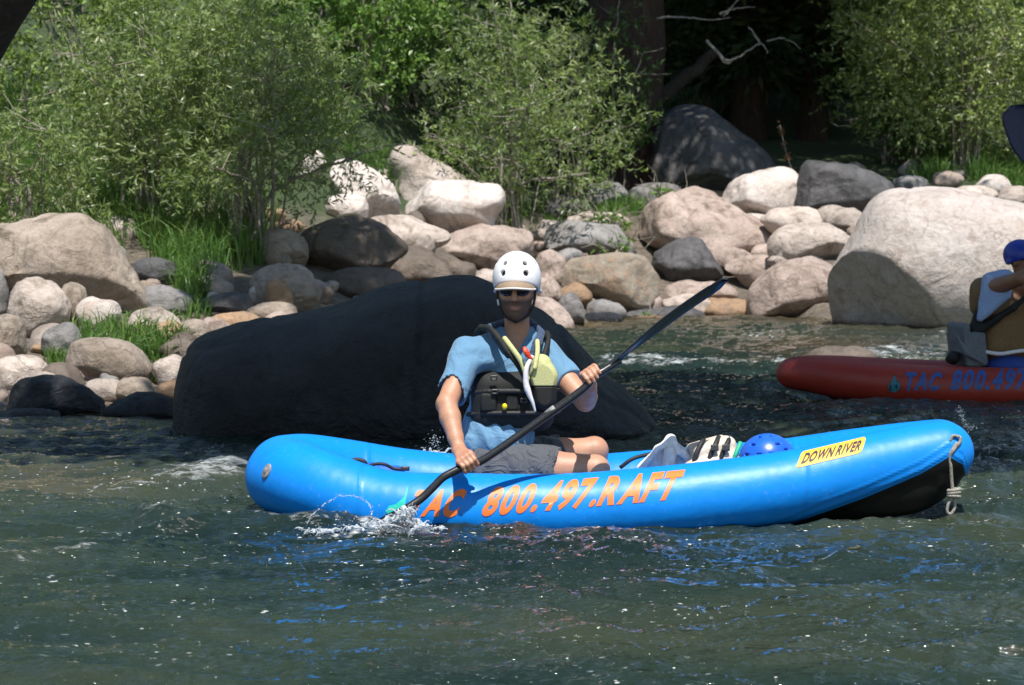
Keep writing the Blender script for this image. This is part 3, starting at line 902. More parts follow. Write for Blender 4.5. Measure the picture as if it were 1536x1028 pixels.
# white flecks painted as sun glints and foam riding the crests
def octa(P, r, flat=.8):
    n = len(P)
    bm = bmesh.new(); bmesh.ops.create_icosphere(bm, subdivisions=1, radius=1)
    T = np.array([v.co[:] for v in bm.verts]); Fi = np.array([[v.index for v in f.verts] for f in bm.faces]); bm.free()
    rr = np.random.RandomState(5)
    S = np.stack([r * np.where(flat < .9, 1 + 1.6 * rr.rand(n), 1), r, r * flat], 1)
    V = (T[None] * S[:, None, :] + P[:, None, :]).reshape(-1, 3)
    Fc = (Fi[None] + (np.arange(n) * len(T))[:, None, None]).reshape(-1, 3)
    return V, Fc
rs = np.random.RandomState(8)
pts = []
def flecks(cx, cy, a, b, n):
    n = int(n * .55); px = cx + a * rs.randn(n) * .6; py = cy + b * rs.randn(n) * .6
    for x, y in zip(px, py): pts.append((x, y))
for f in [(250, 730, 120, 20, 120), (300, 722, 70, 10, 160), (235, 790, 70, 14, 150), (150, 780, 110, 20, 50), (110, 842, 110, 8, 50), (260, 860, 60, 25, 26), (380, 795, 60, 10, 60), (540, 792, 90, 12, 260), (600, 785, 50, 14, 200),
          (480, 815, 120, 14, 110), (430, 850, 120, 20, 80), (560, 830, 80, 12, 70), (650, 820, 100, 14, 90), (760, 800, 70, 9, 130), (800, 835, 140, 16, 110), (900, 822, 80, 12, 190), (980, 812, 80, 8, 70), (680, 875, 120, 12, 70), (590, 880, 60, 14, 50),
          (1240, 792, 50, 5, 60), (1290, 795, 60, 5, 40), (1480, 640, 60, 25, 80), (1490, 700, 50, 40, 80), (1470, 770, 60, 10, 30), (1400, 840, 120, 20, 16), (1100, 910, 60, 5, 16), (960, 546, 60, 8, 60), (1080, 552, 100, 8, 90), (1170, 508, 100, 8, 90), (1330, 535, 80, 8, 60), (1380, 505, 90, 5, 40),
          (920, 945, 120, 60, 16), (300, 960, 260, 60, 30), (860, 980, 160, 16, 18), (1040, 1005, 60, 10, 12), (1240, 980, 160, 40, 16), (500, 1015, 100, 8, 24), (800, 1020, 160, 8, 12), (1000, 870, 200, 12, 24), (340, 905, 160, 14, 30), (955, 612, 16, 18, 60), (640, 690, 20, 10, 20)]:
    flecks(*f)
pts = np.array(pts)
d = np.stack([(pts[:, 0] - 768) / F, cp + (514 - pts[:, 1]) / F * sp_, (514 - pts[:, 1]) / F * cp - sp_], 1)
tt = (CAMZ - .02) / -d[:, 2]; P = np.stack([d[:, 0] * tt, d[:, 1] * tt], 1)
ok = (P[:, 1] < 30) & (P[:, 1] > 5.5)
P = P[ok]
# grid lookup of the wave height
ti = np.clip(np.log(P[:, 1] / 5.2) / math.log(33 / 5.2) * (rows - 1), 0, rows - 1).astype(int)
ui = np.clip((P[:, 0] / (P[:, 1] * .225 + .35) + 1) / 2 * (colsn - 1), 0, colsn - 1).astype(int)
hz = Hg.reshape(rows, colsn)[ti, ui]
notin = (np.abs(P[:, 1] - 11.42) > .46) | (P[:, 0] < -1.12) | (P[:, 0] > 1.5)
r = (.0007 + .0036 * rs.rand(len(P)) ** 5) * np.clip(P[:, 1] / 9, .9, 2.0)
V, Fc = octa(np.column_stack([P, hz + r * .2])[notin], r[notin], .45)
glint_o = mesh_obj('foam_glint_flecks', V, Fc, FLECK, loc=(0, 0, 0)); tag(glint_o, 'bright white flecks for painted sun glints and foam scattered over the ripples', 'foam', kind='stuff')

# splash thrown up by the blade and behind the paddler
dp_, dr_ = [], []
def spray(path, n, spread, r0, r1, Yd):
    S = spline(path, 30)
    for _ in range(n):
        q = S[rs.randint(len(S))]
        p = K(q[0] + rs.randn() * spread, q[1] + rs.randn() * spread, Yd + rs.randn() * .02)
        if p[2] < -.01: continue
        dp_.append(p); dr_.append(r0 + (r1 - r0) * rs.rand() ** 2.5)
def sheet(vol, base, n, r0, r1, up, side, seed):
    """connected strings and lobes of thrown water"""
    rq = np.random.RandomState(seed)
    for _ in range(n):
        b = base[rq.randint(len(base))] + rq.randn(3) * np.array([.02, .012, .004]); v0 = np.array([rq.randn() * side, rq.randn() * side * .4, up * (.35 + .65 * rq.rand())])
        P_ = [b + v0 * t - np.array([0, 0, up * 1.0]) * t * t for t in np.linspace(0, .55 + .5 * rq.rand(), 7)]
        rr0 = r0 * (.5 + rq.rand()); 
        vol.chain(P_, [rr0 * (1 - .8 * i / 6) + .0006 for i in range(7)], .004)
        q = P_[-1]; vol.ell(q, (rr0 * .8,) * 3, None, .002)
spray([(458, 788), (475, 765), (500, 748), (515, 742), (545, 748), (558, 765), (556, 775)], 120, 1.6, .0006, .0026, 10.7)
spray([(575, 785), (600, 770), (612, 760), (618, 775), (606, 790)], 160, 9, .0005, .003, 10.68)
spray([(450, 795), (520, 786), (570, 790), (630, 795), (660, 797)], 240, 7, .0005, .0028, 10.74)
vs = Vol(K(440, 810, 10.7) - np.array([0, .25, .05]), K(675, 725, 10.7) + np.array([0, .2, .02]), .0034)
arc = spline([(458, 788), (472, 768), (496, 750), (515, 744), (540, 747), (554, 758), (558, 772), (554, 782)], 8)
A3 = [K(p[0], p[1], 10.7) + np.random.RandomState(i).randn(3) * .002 for i, p in enumerate(arc)]
rq = np.random.RandomState(2)
for i in range(len(A3) - 1):
    if rq.rand() < .86: vs.cone(A3[i], A3[i + 1], .0013 + .0016 * rq.rand(), .0013 + .0016 * rq.rand(), .003)
base = [K(x, y, 10.7) for x, y in ((575, 788), (590, 782), (602, 776), (612, 770), (622, 784), (560, 792), (632, 792))]
sheet(vs, base, 110, .0030, 0, .10, .05, 3)
base = [K(x, 795 + 3 * math.sin(x), 10.72) for x in range(455, 662, 12)]
sheet(vs, base, 120, .0027, 0, .03, .03, 4)
vs.noise(.0012, 160, 3)
Vs, Qs = vs.mesh()
V, Fc = octa(np.array(dp_), np.array(dr_), 1.0)
Tq = np.vstack([Qs[:, [0, 1, 2]], Qs[:, [0, 2, 3]]])
o = mesh_obj('paddle_splash', np.vstack([V, Vs]), np.vstack([Fc, Tq + len(V)]), DROP, loc=tuple(K(590, 790, 10.7))); tag(o, 'white splash of droplets thrown up around the dipping paddle blade', 'splash', kind='stuff')
dp_, dr_ = [], []
spray([(640, 688), (648, 672), (652, 662), (656, 676), (664, 686)], 110, 4.2, .0008, .003, 11.95)
spray([(646, 660), (654, 656), (662, 664)], 40, 5, .0008, .003, 11.95)
V, Fc = octa(np.array(dp_), np.array(dr_), 1.0)
vs = Vol(K(620, 695, 11.95) - np.array([0, .12, 0]), K(685, 645, 11.95) + np.array([0, .12, 0]), .0034)
sheet(vs, [K(x, 692, 11.95) for x in (640, 646, 652, 658, 664)], 60, .005, 0, .24, .05, 7); vs.noise(.0015, 140, 4)
Vs, Qs = vs.mesh(); Tq = np.vstack([Qs[:, [0, 1, 2]], Qs[:, [0, 2, 3]]]); Fc = np.vstack([Fc, Tq + len(V)]); V = np.vstack([V, Vs])
o = mesh_obj('back_splash', V, Fc, DROP, loc=tuple(K(650, 688, 11.95))); tag(o, 'small splash rising behind the blue raft left of the man', 'splash', kind='stuff')
dp_, dr_ = [], []
spray([(1438, 613), (1443, 625), (1450, 640), (1462, 642)], 200, 2.5, .001, .004, 12.9)
V, Fc = octa(np.array(dp_), np.array(dr_), 1.0)
o = mesh_obj('bow_splash', V, Fc, DROP, loc=tuple(K(1448, 640, 12.9))); tag(o, 'thin spray of drops behind the raised blue bow', 'splash', kind='stuff')
# ------------------------------------------------------------------ rocks
def poly_sdf(P, X, Z):
    d = np.full(X.shape, 1e9); ins = np.zeros(X.shape, bool)
    n = len(P)
    for i in range(n):
        a, b = P[i], P[(i + 1) % n]
        ex, ez = b - a; wx, wz = X - a[0], Z - a[1]
        t = np.clip((wx * ex + wz * ez) / (ex * ex + ez * ez + 1e-12), 0, 1)
        d = np.minimum(d, (wx - ex * t) ** 2 + (wz - ez * t) ** 2)
        c = ((a[1] > Z) != (b[1] > Z)) & (X < ex * (Z - a[1]) / (ez if abs(ez) > 1e-12 else 1e-12) + a[0])
        ins ^= c
    d = np.sqrt(d); return np.where(ins, -d, d)

def rock(outline, mat, label, group=None, depth=None, thick=1.0, seed=0, sink=.25, res=26, rough=1.0, cuts=6, lean=0.0, under=None):
    """boulder from its seen outline: the sight line of its foot gives its place on the bank, the outline its height and width,
    and it gets real thickness front to back"""
    O = np.array(outline, float)
    x0, x1 = O[:, 0].min(), O[:, 0].max(); yb = O[:, 1].max(); yt = O[:, 1].min()
    cx = (x0 + x1) / 2
    if depth is None:
        g = on_ground(cx, yb)
        if g is None: print('no ground', label); return
        D = g[1]
    else: D = depth
    sc = F / D; Wd = (x1 - x0) / sc; Hh = (yb - yt) / sc
    T = thick * .5 * min(Wd, max(Hh * 1.25, Wd * .55))
    D2 = D + T * .75
    P = closed_spline(O, 5)
    W3 = np.array([K(p[0], p[1], D2) for p in P])[:, [0, 2]]
    # push the foot of the stone into the ground
    zb, zt = W3[:, 1].min(), W3[:, 1].max()
    low = np.clip((zb + (zt - zb) * .35 - W3[:, 1]) / ((zt - zb) * .35), 0, 1)
    W3[:, 1] -= low * sink * (zt - zb)
    lo = np.array([W3[:, 0].min() - .05, D2 - T * 1.15 - .05, W3[:, 1].min() - .05]); hi = np.array([W3[:, 0].max() + .05, D2 + T * 1.15 + .05, W3[:, 1].max() + .05])
    h = max(max(hi - lo) / res, .008)
    v = Vol(lo, hi, h)
    X = lo[0] + h * np.arange(v.n[0]); Z = lo[2] + h * np.arange(v.n[2]); Yv = lo[1] + h * np.arange(v.n[1])
    XX, ZZ = np.meshgrid(X, Z, indexing='ij')
    d2 = poly_sdf(W3, XX, ZZ)
    M = max(-d2.min(), 1e-3)
    s = np.clip(-d2 / M, 0, 1)
    half = T * (1 - (1 - s) ** 2.3) ** .5
    yl = (Yv - D2 - lean * 0)[None, :, None]
    Dv = np.where(d2[:, None, :] < 0, (np.abs(yl) - half[:, None, :]) * .6, np.maximum(d2[:, None, :], 0) + np.maximum(np.abs(yl) - T * .2, 0) * .5)
    v.d = Dv.astype(np.float32)
    V, Qf = v.mesh()
    if len(V) == 0: print('empty', label); return
    V = laplace(V, Qf, 5, .6)
    rr = np.random.RandomState(seed + int(cx))
    C = np.array([(lo[0] + hi[0]) / 2, D2, (lo[2] + hi[2]) / 2]); E = (hi - lo) / 2
    # a few broad facets on the front and top
    for k in range(cuts):
        nrm = rr.randn(3); nrm[1] = -abs(nrm[1]) * 1.2; nrm[2] = abs(nrm[2]) * .8; nrm /= np.linalg.norm(nrm)
        q = (V - C) / E; o = .64 + .22 * rr.rand()
        m = np.maximum(q @ nrm - o, 0) * .75
        V -= (m[:, None] * nrm) * E
    # hollowed belly: the stone turns in under itself
    for nx_, ny_, nz_, o in (under or [(rr.uniform(-.5, .5), -.6, -.75, rr.uniform(.42, .62))]):
        nrm = np.array([nx_, ny_, nz_]); nrm = nrm / np.linalg.norm(nrm); q = (V - C) / E
        m = np.maximum(q @ nrm - o, 0) * .85
        V -= (m[:, None] * nrm) * E
    V = subdivide_quads(V, Qf) if False else V
    N = vnormals(V, Qf); L = max(Wd, Hh)
    q = V - C
    dsp = .05 * vn(q, 2.2 / L, seed + 1) + .026 * vn(q, 5 / L, seed + 2) + .012 * vn(q, 11 / L, seed + 3) + .005 * vn(q, 24 / L, seed + 4)
    # shallow cracks
    rdg = 1 - np.abs(vn(q, 3.2 / L, seed + 5)); dsp -= .02 * np.clip((rdg - .93) / .07, 0, 1)
    V = V + N * (dsp * L * rough * .8)[:, None] * np.where(N[:, 1] < .3, 1, 1)[:, None]
    loc = (C[0], D2, min(gz(C[0], D2), V[:, 2].max()))
    o = mesh_obj('boulder' if L > .55 else 'rock', V, Qf, RM[mat], loc=loc)
    tag(o, label, 'boulder' if L > .55 else 'rock', group); return o

def oval(x0, y0, x1, y1, tilt=0, sq=2.3, seed=0):
    """a pebble-like outline in its box"""
    rr = np.random.RandomState(int(x0 * 7 + y0 * 3) % 9999 + seed)
    ph = rr.rand(3) * 6.28; out = []
    for k in range(12):
        a = 2 * math.pi * k / 12
        c, s = math.cos(a), math.sin(a)
        r = 1 + .055 * math.sin(2 * a + ph[0]) + .05 * math.sin(3 * a + ph[1]) + .03 * math.sin(5 * a + ph[2])
        out.append((math.copysign(abs(c) ** (2 / sq), c) * r, math.copysign(abs(s) ** (2 / sq), s) * r))
    O = np.array(out); t = R(tilt)
    O = np.stack([O[:, 0] * math.cos(t) - O[:, 1] * math.sin(t), O[:, 0] * math.sin(t) + O[:, 1] * math.cos(t)], 1)
    O = (O - O.min(0)) / (O.max(0) - O.min(0))
    return [(x0 + (x1 - x0) * p[0], y0 + (y1 - y0) * p[1]) for p in O]

# the big dark boulder in the river
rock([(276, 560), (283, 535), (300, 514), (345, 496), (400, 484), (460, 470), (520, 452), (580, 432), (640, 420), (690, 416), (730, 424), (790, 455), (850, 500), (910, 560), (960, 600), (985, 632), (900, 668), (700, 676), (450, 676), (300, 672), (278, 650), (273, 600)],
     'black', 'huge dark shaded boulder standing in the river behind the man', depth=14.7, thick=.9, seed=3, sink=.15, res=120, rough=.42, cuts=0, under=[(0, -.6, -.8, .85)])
# the big pale boulder on the right
rock([(1234, 440), (1243, 405), (1268, 362), (1288, 325), (1306, 298), (1335, 281), (1378, 277), (1425, 284), (1478, 298), (1540, 312), (1620, 332), (1690, 400), (1700, 470), (1600, 500), (1480, 496), (1380, 497), (1320, 499), (1262, 500), (1240, 485)],
     'white', 'enormous pale granite boulder at the water behind the red kayak', depth=26.3, thick=.9, seed=5, sink=.15, res=84, rough=.5, cuts=0, under=[(-.85, -.42, -.38, .74), (.1, -.5, -.9, .93)])
rock([(-70, 440), (-60, 370), (-20, 340), (30, 328), (70, 323), (115, 326), (152, 344), (180, 376), (203, 415), (217, 447), (214, 470), (150, 474), (60, 470), (-40, 470)],
     'warm', 'large brown speckled boulder at the far left under the willows', thick=.95, seed=7, sink=.1, res=64)
rock([(945, 325), (963, 308), (1008, 295), (1040, 290), (1072, 299), (1112, 320), (1150, 345), (1178, 385), (1160, 398), (1080, 402), (1010, 375), (965, 366), (948, 350)],
     'pink', 'long sloping pinkish boulder left of the round white one', thick=1.1, seed=9, res=56)
rock([(1084, 300), (1098, 272), (1138, 258), (1176, 252), (1206, 268), (1219, 295), (1218, 322), (1190, 332), (1130, 330), (1093, 320)],
     'white', 'round whitish boulder sitting on top of the right bank', thick=1.15, seed=11, res=48, rough=.7)
rock([(1120, 460), (1128, 425), (1158, 400), (1200, 388), (1262, 382), (1285, 400), (1280, 470), (1150, 474)], 'pink', 'broad pinkish boulder at the waterline left of the enormous pale one', thick=1.1, seed=12, res=48, rough=.7)
rock([(842, 405), (854, 382), (888, 372), (930, 370), (960, 382), (978, 405), (990, 428), (978, 448), (945, 458), (895, 452), (850, 436)], 'multi', 'tan veined boulder with orange stain right of the white helmet', thick=1.1, seed=14, res=50, rough=.8)
rock([(967, 388), (1000, 366), (1040, 361), (1072, 371), (1089, 392), (1082, 415), (1045, 427), (1010, 422), (985, 405)], 'dark', 'dark grey angular boulder above the paddle tip', thick=1.0, seed=15, res=44)
rock([(813, 357), (825, 338), (870, 332), (930, 337), (955, 352), (958, 372), (930, 386), (850, 386), (820, 376)], 'grey', 'flat topped grey boulder behind the veined tan one', thick=1.1, seed=16, res=40)
rock([(1083, 402), (1100, 387), (1140, 382), (1185, 386), (1190, 410), (1150, 436), (1115, 424)], 'pink', 'blunt pinkish boulder tucked beside the dark angular one', seed=17, thick=1.0, res=36)
rock([(1150, 370), (1165, 345), (1200, 331), (1245, 332), (1280, 350), (1285, 385), (1230, 392), (1170, 390)], 'pale', 'rounded pale boulder just left of the enormous one, above the pinkish', seed=18, thick=1.1, res=40, rough=.7)
rock([(645, 374), (668, 355), (718, 338), (765, 334), (796, 346), (801, 372), (782, 394), (737, 409), (700, 406), (662, 392)], 'pink', 'big pinkish brown boulder right behind the white helmet', thick=1.0, seed=19, res=48)
rock([(604, 292), (624, 270), (662, 267), (720, 276), (750, 280), (758, 300), (742, 322), (735, 342), (690, 352), (650, 336), (608, 322)], 'white', 'pale blocky boulder with a dark undercut below the leaning one', thick=.95, seed=20, res=48, depth=28.3, cuts=2)
rock([(586, 235), (590, 224), (602, 220), (625, 224), (665, 244), (696, 261), (706, 285), (700, 330), (630, 335), (596, 330), (586, 300), (584, 262)], 'pale', 'tall wedge shaped boulder leaning highest on the left bank', thick=.7, seed=21, res=52, depth=29.5, cuts=0)
rock([(494, 252), (509, 238), (532, 242), (560, 257), (580, 269), (596, 295), (600, 325), (560, 335), (520, 320), (498, 280)], 'white', 'chalky upright boulder at the willow edge', thick=1.0, seed=22, res=44)
rock([(451, 352), (478, 329), (530, 322), (568, 334), (602, 360), (610, 378), (580, 400), (520, 424), (470, 414), (452, 385)], 'brown', 'dark brown boulder dappled with shade in the middle of the left bank', thick=1.0, seed=23, res=48)
rock([(476, 392), (498, 366), (530, 350), (556, 354), (578, 374), (565, 398), (520, 412), (485, 412)], 'grey', 'smooth grey stone lying against the dark brown boulder', thick=.8, seed=24, res=36)
rock([(555, 398), (580, 375), (612, 368), (642, 375), (672, 399), (684, 425), (600, 430), (560, 415)], 'brown', 'round shaded brown boulder just above the dark boulder crest', seed=25, thick=.9, res=40)
rock([(479, 432), (494, 408), (530, 400), (582, 402), (606, 412), (618, 432), (600, 452), (520, 458), (480, 452)], 'brown', 'long low brown boulder with sunlit ends', seed=26, thick=1.0, res=44)
rock([(98, 542), (110, 516), (150, 507), (190, 512), (215, 529), (229, 550), (215, 568), (170, 575), (125, 574), (102, 562)], 'warm', 'flat oval brown stone with a shaded belly near the left shore', seed=27, thick=1.1, res=44, rough=.7)
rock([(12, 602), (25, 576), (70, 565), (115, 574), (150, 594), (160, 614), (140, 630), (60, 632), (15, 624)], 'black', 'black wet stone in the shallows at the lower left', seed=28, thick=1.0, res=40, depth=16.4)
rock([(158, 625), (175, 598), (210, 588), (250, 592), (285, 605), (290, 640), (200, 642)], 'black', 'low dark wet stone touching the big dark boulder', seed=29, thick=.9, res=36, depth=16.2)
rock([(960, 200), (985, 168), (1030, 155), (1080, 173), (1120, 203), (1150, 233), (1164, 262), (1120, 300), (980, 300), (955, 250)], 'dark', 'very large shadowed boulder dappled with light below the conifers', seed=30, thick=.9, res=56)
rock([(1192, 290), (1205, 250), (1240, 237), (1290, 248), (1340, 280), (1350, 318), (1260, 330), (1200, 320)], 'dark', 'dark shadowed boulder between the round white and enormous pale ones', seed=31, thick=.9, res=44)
rock([(790, 462), (800, 441), (830, 450), (856, 475), (864, 497), (850, 507), (825, 506), (788, 495)], 'pink', 'smooth pinkish stone at the waterline beside the man shoulder', seed=32, thick=1.0, res=40, rough=.6)
rock([(10, 445), (28, 420), (58, 414), (92, 424), (108, 450), (100, 488), (70, 508), (42, 502), (14, 478)], 'pale', 'rounded grey boulder just under the big speckled one', seed=33, thick=1.0, res=44)
rock([(178, 492), (198, 470), (236, 464), (262, 476), (274, 500), (255, 512), (200, 512)], 'pale', 'pale smooth boulder behind the green shore grass', seed=34, thick=1.0, res=36)
rock([(552, 332), (600, 325), (652, 334), (674, 346), (678, 360), (645, 372), (600, 380), (560, 374)], 'pale', 'flat pale slab under the blocky undercut boulder', seed=35, thick=1.0, res=36)
rock([(376, 425), (390, 404), (430, 397), (468, 410), (482, 445), (450, 465), (390, 465)], 'warm', 'shaded brown boulder left of the long low one', seed=36, thick=1.0, res=36)
rock([(386, 385), (392, 355), (420, 343), (452, 350), (460, 390), (425, 402)], 'warm', 'mottled brown boulder half under the willow fringe', seed=37, thick=1.0, res=36)
rock([(373, 446), (375, 434), (387, 430), (400, 435), (403, 447), (394, 457), (380, 457)], 'white', 'small white stone lying alone among brown rocks', seed=38, thick=1.0, res=24)
rock([(396, 452), (400, 424), (414, 415), (430, 423), (441, 448), (442, 468), (405, 468)], 'ochre', 'upright rusty brown stone beside the small white one', seed=39, thick=.8, res=28)
rock(oval(802, 374, 850, 428), 'pink', 'brown rounded stone touching the right side of the helmet', seed=40, res=32)
rock([(796, 425), (808, 408), (828, 414), (845, 440), (842, 462), (815, 462), (798, 448)], 'pink', 'brown stone leaning above the waterline by the helmet', seed=41, res=30)
rock([(838, 478), (836, 450), (848, 438), (866, 442), (876, 462), (874, 484), (850, 486)], 'grey', 'upright pale grey stone at the foot of the veined boulder', seed=42, res=28)
rock(oval(834, 425, 890, 462, 20), 'ochre', 'orange stone wedged under the veined boulder', seed=43, res=26)
rock(oval(876, 449, 940, 485, 10), 'grey', 'grey wedge stone at the water below the veined boulder', seed=44, res=28)
rock(oval(872, 470, 934, 492), 'black', 'black wet stone poking from the shallow edge', seed=45, res=26)
rock(oval(990, 421, 1108, 458, 3), 'pink', 'long rounded brown stone below the dark angular boulder', seed=46, res=36)
rock(oval(988, 440, 1078, 474, -4), 'pale', 'pale stone behind the raised paddle blade', seed=47, res=30)
rock(oval(1040, 450, 1150, 484, 3), 'ochre', 'flat reddish wet stone at the water under the paddle tip', seed=48, res=34)
rock(oval(930, 461, 1060, 492, 0), 'dark', 'flat dark wet stone at the water edge', seed=49, res=34)
rock(oval(940, 474, 1004, 500, 0), 'ochre', 'small brown stone half under water at the bank', seed=50, res=24)
rock(oval(963, 444, 994, 472, 0), 'pink', 'small pinkish stone between the veined boulder and the water', seed=51, res=22)
rock(oval(1212, 308, 1302, 350, -5), 'pale', 'low pale stone left of the enormous boulder top', seed=52, res=30)
rock(oval(1140, 311, 1240, 352, 0), 'pale', 'pale flat stone wedged under the round whitish and dark shadowed boulders', seed=98, res=28)
rock(oval(1108, 320, 1172, 352, 10), 'white', 'pale stone just under the round whitish boulder', seed=53, res=28)
rock(oval(1148, 375, 1235, 405, 0), 'pale', 'smooth pale stone showing between two pinkish boulders', seed=54, res=28)
rock(oval(1040, 372, 1130, 415, 20), 'pink', 'brown stone hidden behind the dark angular boulder', seed=55, res=28)
rock(oval(850, 317, 950, 345, 0), 'pale', 'pale flat stone on the crest behind the flat topped grey one', seed=56, res=28)
rock(oval(798, 328, 858, 366, 0), 'pale', 'pale stone left of the flat topped grey boulder', seed=57, res=28)
rock(oval(820, 292, 898, 332, 0), 'dark', 'dark grey stone in the brush above the bank', seed=58, res=28)
rock(oval(872, 273, 942, 316, 5), 'grey', 'bluish grey shaded stone in the brush', seed=59, res=28)
rock(oval(945, 272, 1030, 312, 5), 'grey', 'shaded grey stone behind leafy weeds', seed=60, res=28)
rock(oval(490, 290, 552, 332, 15), 'white', 'white stone partly covered by willow twigs', seed=61, res=28)
rock(oval(448, 224, 492, 275, 0), 'white', 'pale stone seen through the willow leaves', seed=62, res=26)
rock(oval(562, 254, 590, 280, 0), 'white', 'small bluish white stone beside the leaning wedge', seed=63, res=20)
rock(oval(588, 342, 655, 385, 0), 'pale', 'pale round stone beside the big pinkish brown boulder', seed=64, res=28)
rock(oval(664, 388, 714, 428, 10), 'brown', 'small dark brown stone on the crest of the dark boulder', seed=65, res=26)
rock(oval(706, 404, 752, 445, 0), 'pale', 'pale stone peeking out left of the helmet', seed=66, res=26)
rock(oval(205, 428, 292, 474, 0), 'grey', 'dark flat stone right of the speckled boulder', seed=67, res=32)
rock(oval(192, 388, 270, 428, 10), 'dark', 'dark stone under the hanging grass', seed=68, res=30)
rock(oval(205, 418, 244, 444, -10), 'pink', 'small pinkish stone by the edge of the speckled boulder', seed=69, res=22)
rock(oval(303, 436, 382, 472, 0), 'dark', 'dark flat stone under the small white one', seed=70, res=30)
rock(oval(286, 414, 328, 446, 0), 'grey', 'grey stone among grass tufts', seed=71, res=24)
rock(oval(312, 466, 392, 498, -5), 'ochre', 'orange brown flat stone on the left bank', seed=72, res=28)
rock(oval(364, 452, 448, 488, -5), 'warm', 'brown flat stone above the end of the dark boulder', seed=73, res=28)
rock(oval(262, 480, 316, 522, 15), 'warm', 'brown stone right of the pale one behind the grass', seed=74, res=28)
rock(oval(298, 478, 348, 512, 0), 'pink', 'rounded stone at the left tip of the dark boulder', seed=75, res=26)
rock(oval(250, 498, 294, 540, 30), 'brown', 'brown stone in the green grass', seed=76, res=26)
rock(oval(230, 530, 292, 582, -25), 'pale', 'pale stone leaning on the dark boulder end', seed=77, res=30)
rock(oval(235, 566, 290, 602, -10), 'ochre', 'orange brown stone low by the dark boulder', seed=78, res=26)
rock(oval(126, 566, 196, 604, 5), 'pale', 'pale stone below the flat oval one', seed=79, res=28)
rock(oval(170, 566, 236, 610, -15), 'warm', 'brown stone between the pale one and the dark wet one', seed=80, res=28)
rock(oval(112, 447, 180, 500, 10), 'white', 'whitish boulder partly behind grass at left', seed=81, res=32)
rock(oval(82, 420, 130, 495, 10), 'warm', 'brown stone wedged between two boulders at left', seed=82, res=28)
rock(oval(62, 485, 122, 540, -10), 'grey', 'round grey stone above the flat oval one', seed=83, res=30)
rock(oval(-30, 470, 40, 546, 0), 'warm', 'brown rounded stone cut by the left edge', seed=84, res=34)
rock(oval(-30, 400, 16, 480, 0), 'grey', 'grey stone cut by the left edge under the speckled boulder', seed=85, res=28)
rock(oval(-10, 530, 78, 586, 0), 'pale', 'low pale stone near the lower left shore', seed=86, res=30)
rock(oval(-20, 580, 14, 615, 0), 'pink', 'small brown stone at the left edge waterline', seed=87, res=22)
rock(oval(70, 550, 128, 582, 5), 'pink', 'small brown stone behind the black wet one', seed=88, res=24)
rock(oval(-20, 612, 90, 640, 0), 'black', 'flat black stone awash at the lower left', seed=89, res=30, depth=16.0)
rock(oval(1190, 523, 1315, 556, 0), 'brown', 'brown stone barely breaking the water behind the red kayak', seed=90, res=34, depth=21.5)
rock(oval(1462, 262, 1520, 296, 0), 'white', 'white stone in the grass above the enormous boulder', seed=91, res=28)
rock(oval(1400, 258, 1446, 284, 0), 'pink', 'pinkish stone at the edge of the right bushes', seed=92, res=24)
rock(oval(1420, 278, 1500, 306, 0), 'pale', 'pale stone on the slope above the enormous boulder', seed=93, res=26)
rock(oval(1496, 280, 1560, 312, 0), 'pale', 'pale stone at the right edge above the enormous boulder', seed=94, res=26)
rock(oval(1530, 305, 1620, 345, 0), 'white', 'pale stone beyond the right edge', seed=95, res=26) if False else None
rock(oval(1338, 262, 1392, 292, 0), 'grey', 'grey stone in shade left of the right bushes', seed=96, res=24)


# cobbles that fill the gaps between the boulders
def make_cobble(sd):
    rr = np.random.RandomState(sd)
    bm = bmesh.new(); bmesh.ops.create_icosphere(bm, subdivisions=3, radius=1)
    T = np.array([v.co[:] for v in bm.verts]); Fi = np.array([[v.index for v in f.verts] for f in bm.faces]); bm.free()
    V = T.copy()
    for _ in range(5):
        n = rr.randn(3); n /= np.linalg.norm(n); V -= np.maximum(V @ n - .75, 0)[:, None] * n * .7
    V *= 1 + .12 * vn(T, 1.4, sd)[:, None] + .04 * vn(T, 4, sd + 1)[:, None]
    V *= np.array([1, .8, .58 + .25 * rr.rand()])
    return V, Fi
protos = []
mts = ['pale', 'warm', 'pink', 'grey', 'brown', 'ochre', 'pink', 'warm']
for k, mt in enumerate(mts):
    for j in range(2):
        V, Fi = make_cobble(100 + k * 2 + j)
        protos.append(mesh_obj('cobble', V * .1, Fi, RM[mt], loc=(0, 0, 0)))
rr = np.random.RandomState(77); cnt = 0; first = set()
while cnt < 250:
    if cnt < 150: px, py = rr.uniform(-30, 720), rr.uniform(300, 625)
    else: px, py = rr.uniform(700, 1536), rr.uniform(255, 480)
    g = on_ground(px, py)
    if g is None: continue
    d = g[1] - bank(g[0])
    if d < -.15 or d > 11: continue
    k = rr.randint(len(protos)); p = protos[k]
    if k in first: o = p.copy(); COL.objects.link(o)
    else: o = p; first.add(k)
    s = .55 + 1.5 * rr.rand() ** 1.6
    o.location = (g[0], g[1], g[2] + .02 * s); o.scale = (s, s, s); o.rotation_euler = (rr.uniform(-.25, .25), rr.uniform(-.3, .3), rr.uniform(0, 6.28))
    side = 'left' if g[0] < .2 else 'right'
    tag(o, {'left': 'small rounded cobble filling the gaps between boulders on the near left bank', 'right': 'small rounded cobble filling the gaps between boulders on the far right bank'}[side], 'cobble', 'cobbles between the boulders on the %s bank' % ('near left' if side == 'left' else 'far right'))
    cnt += 1
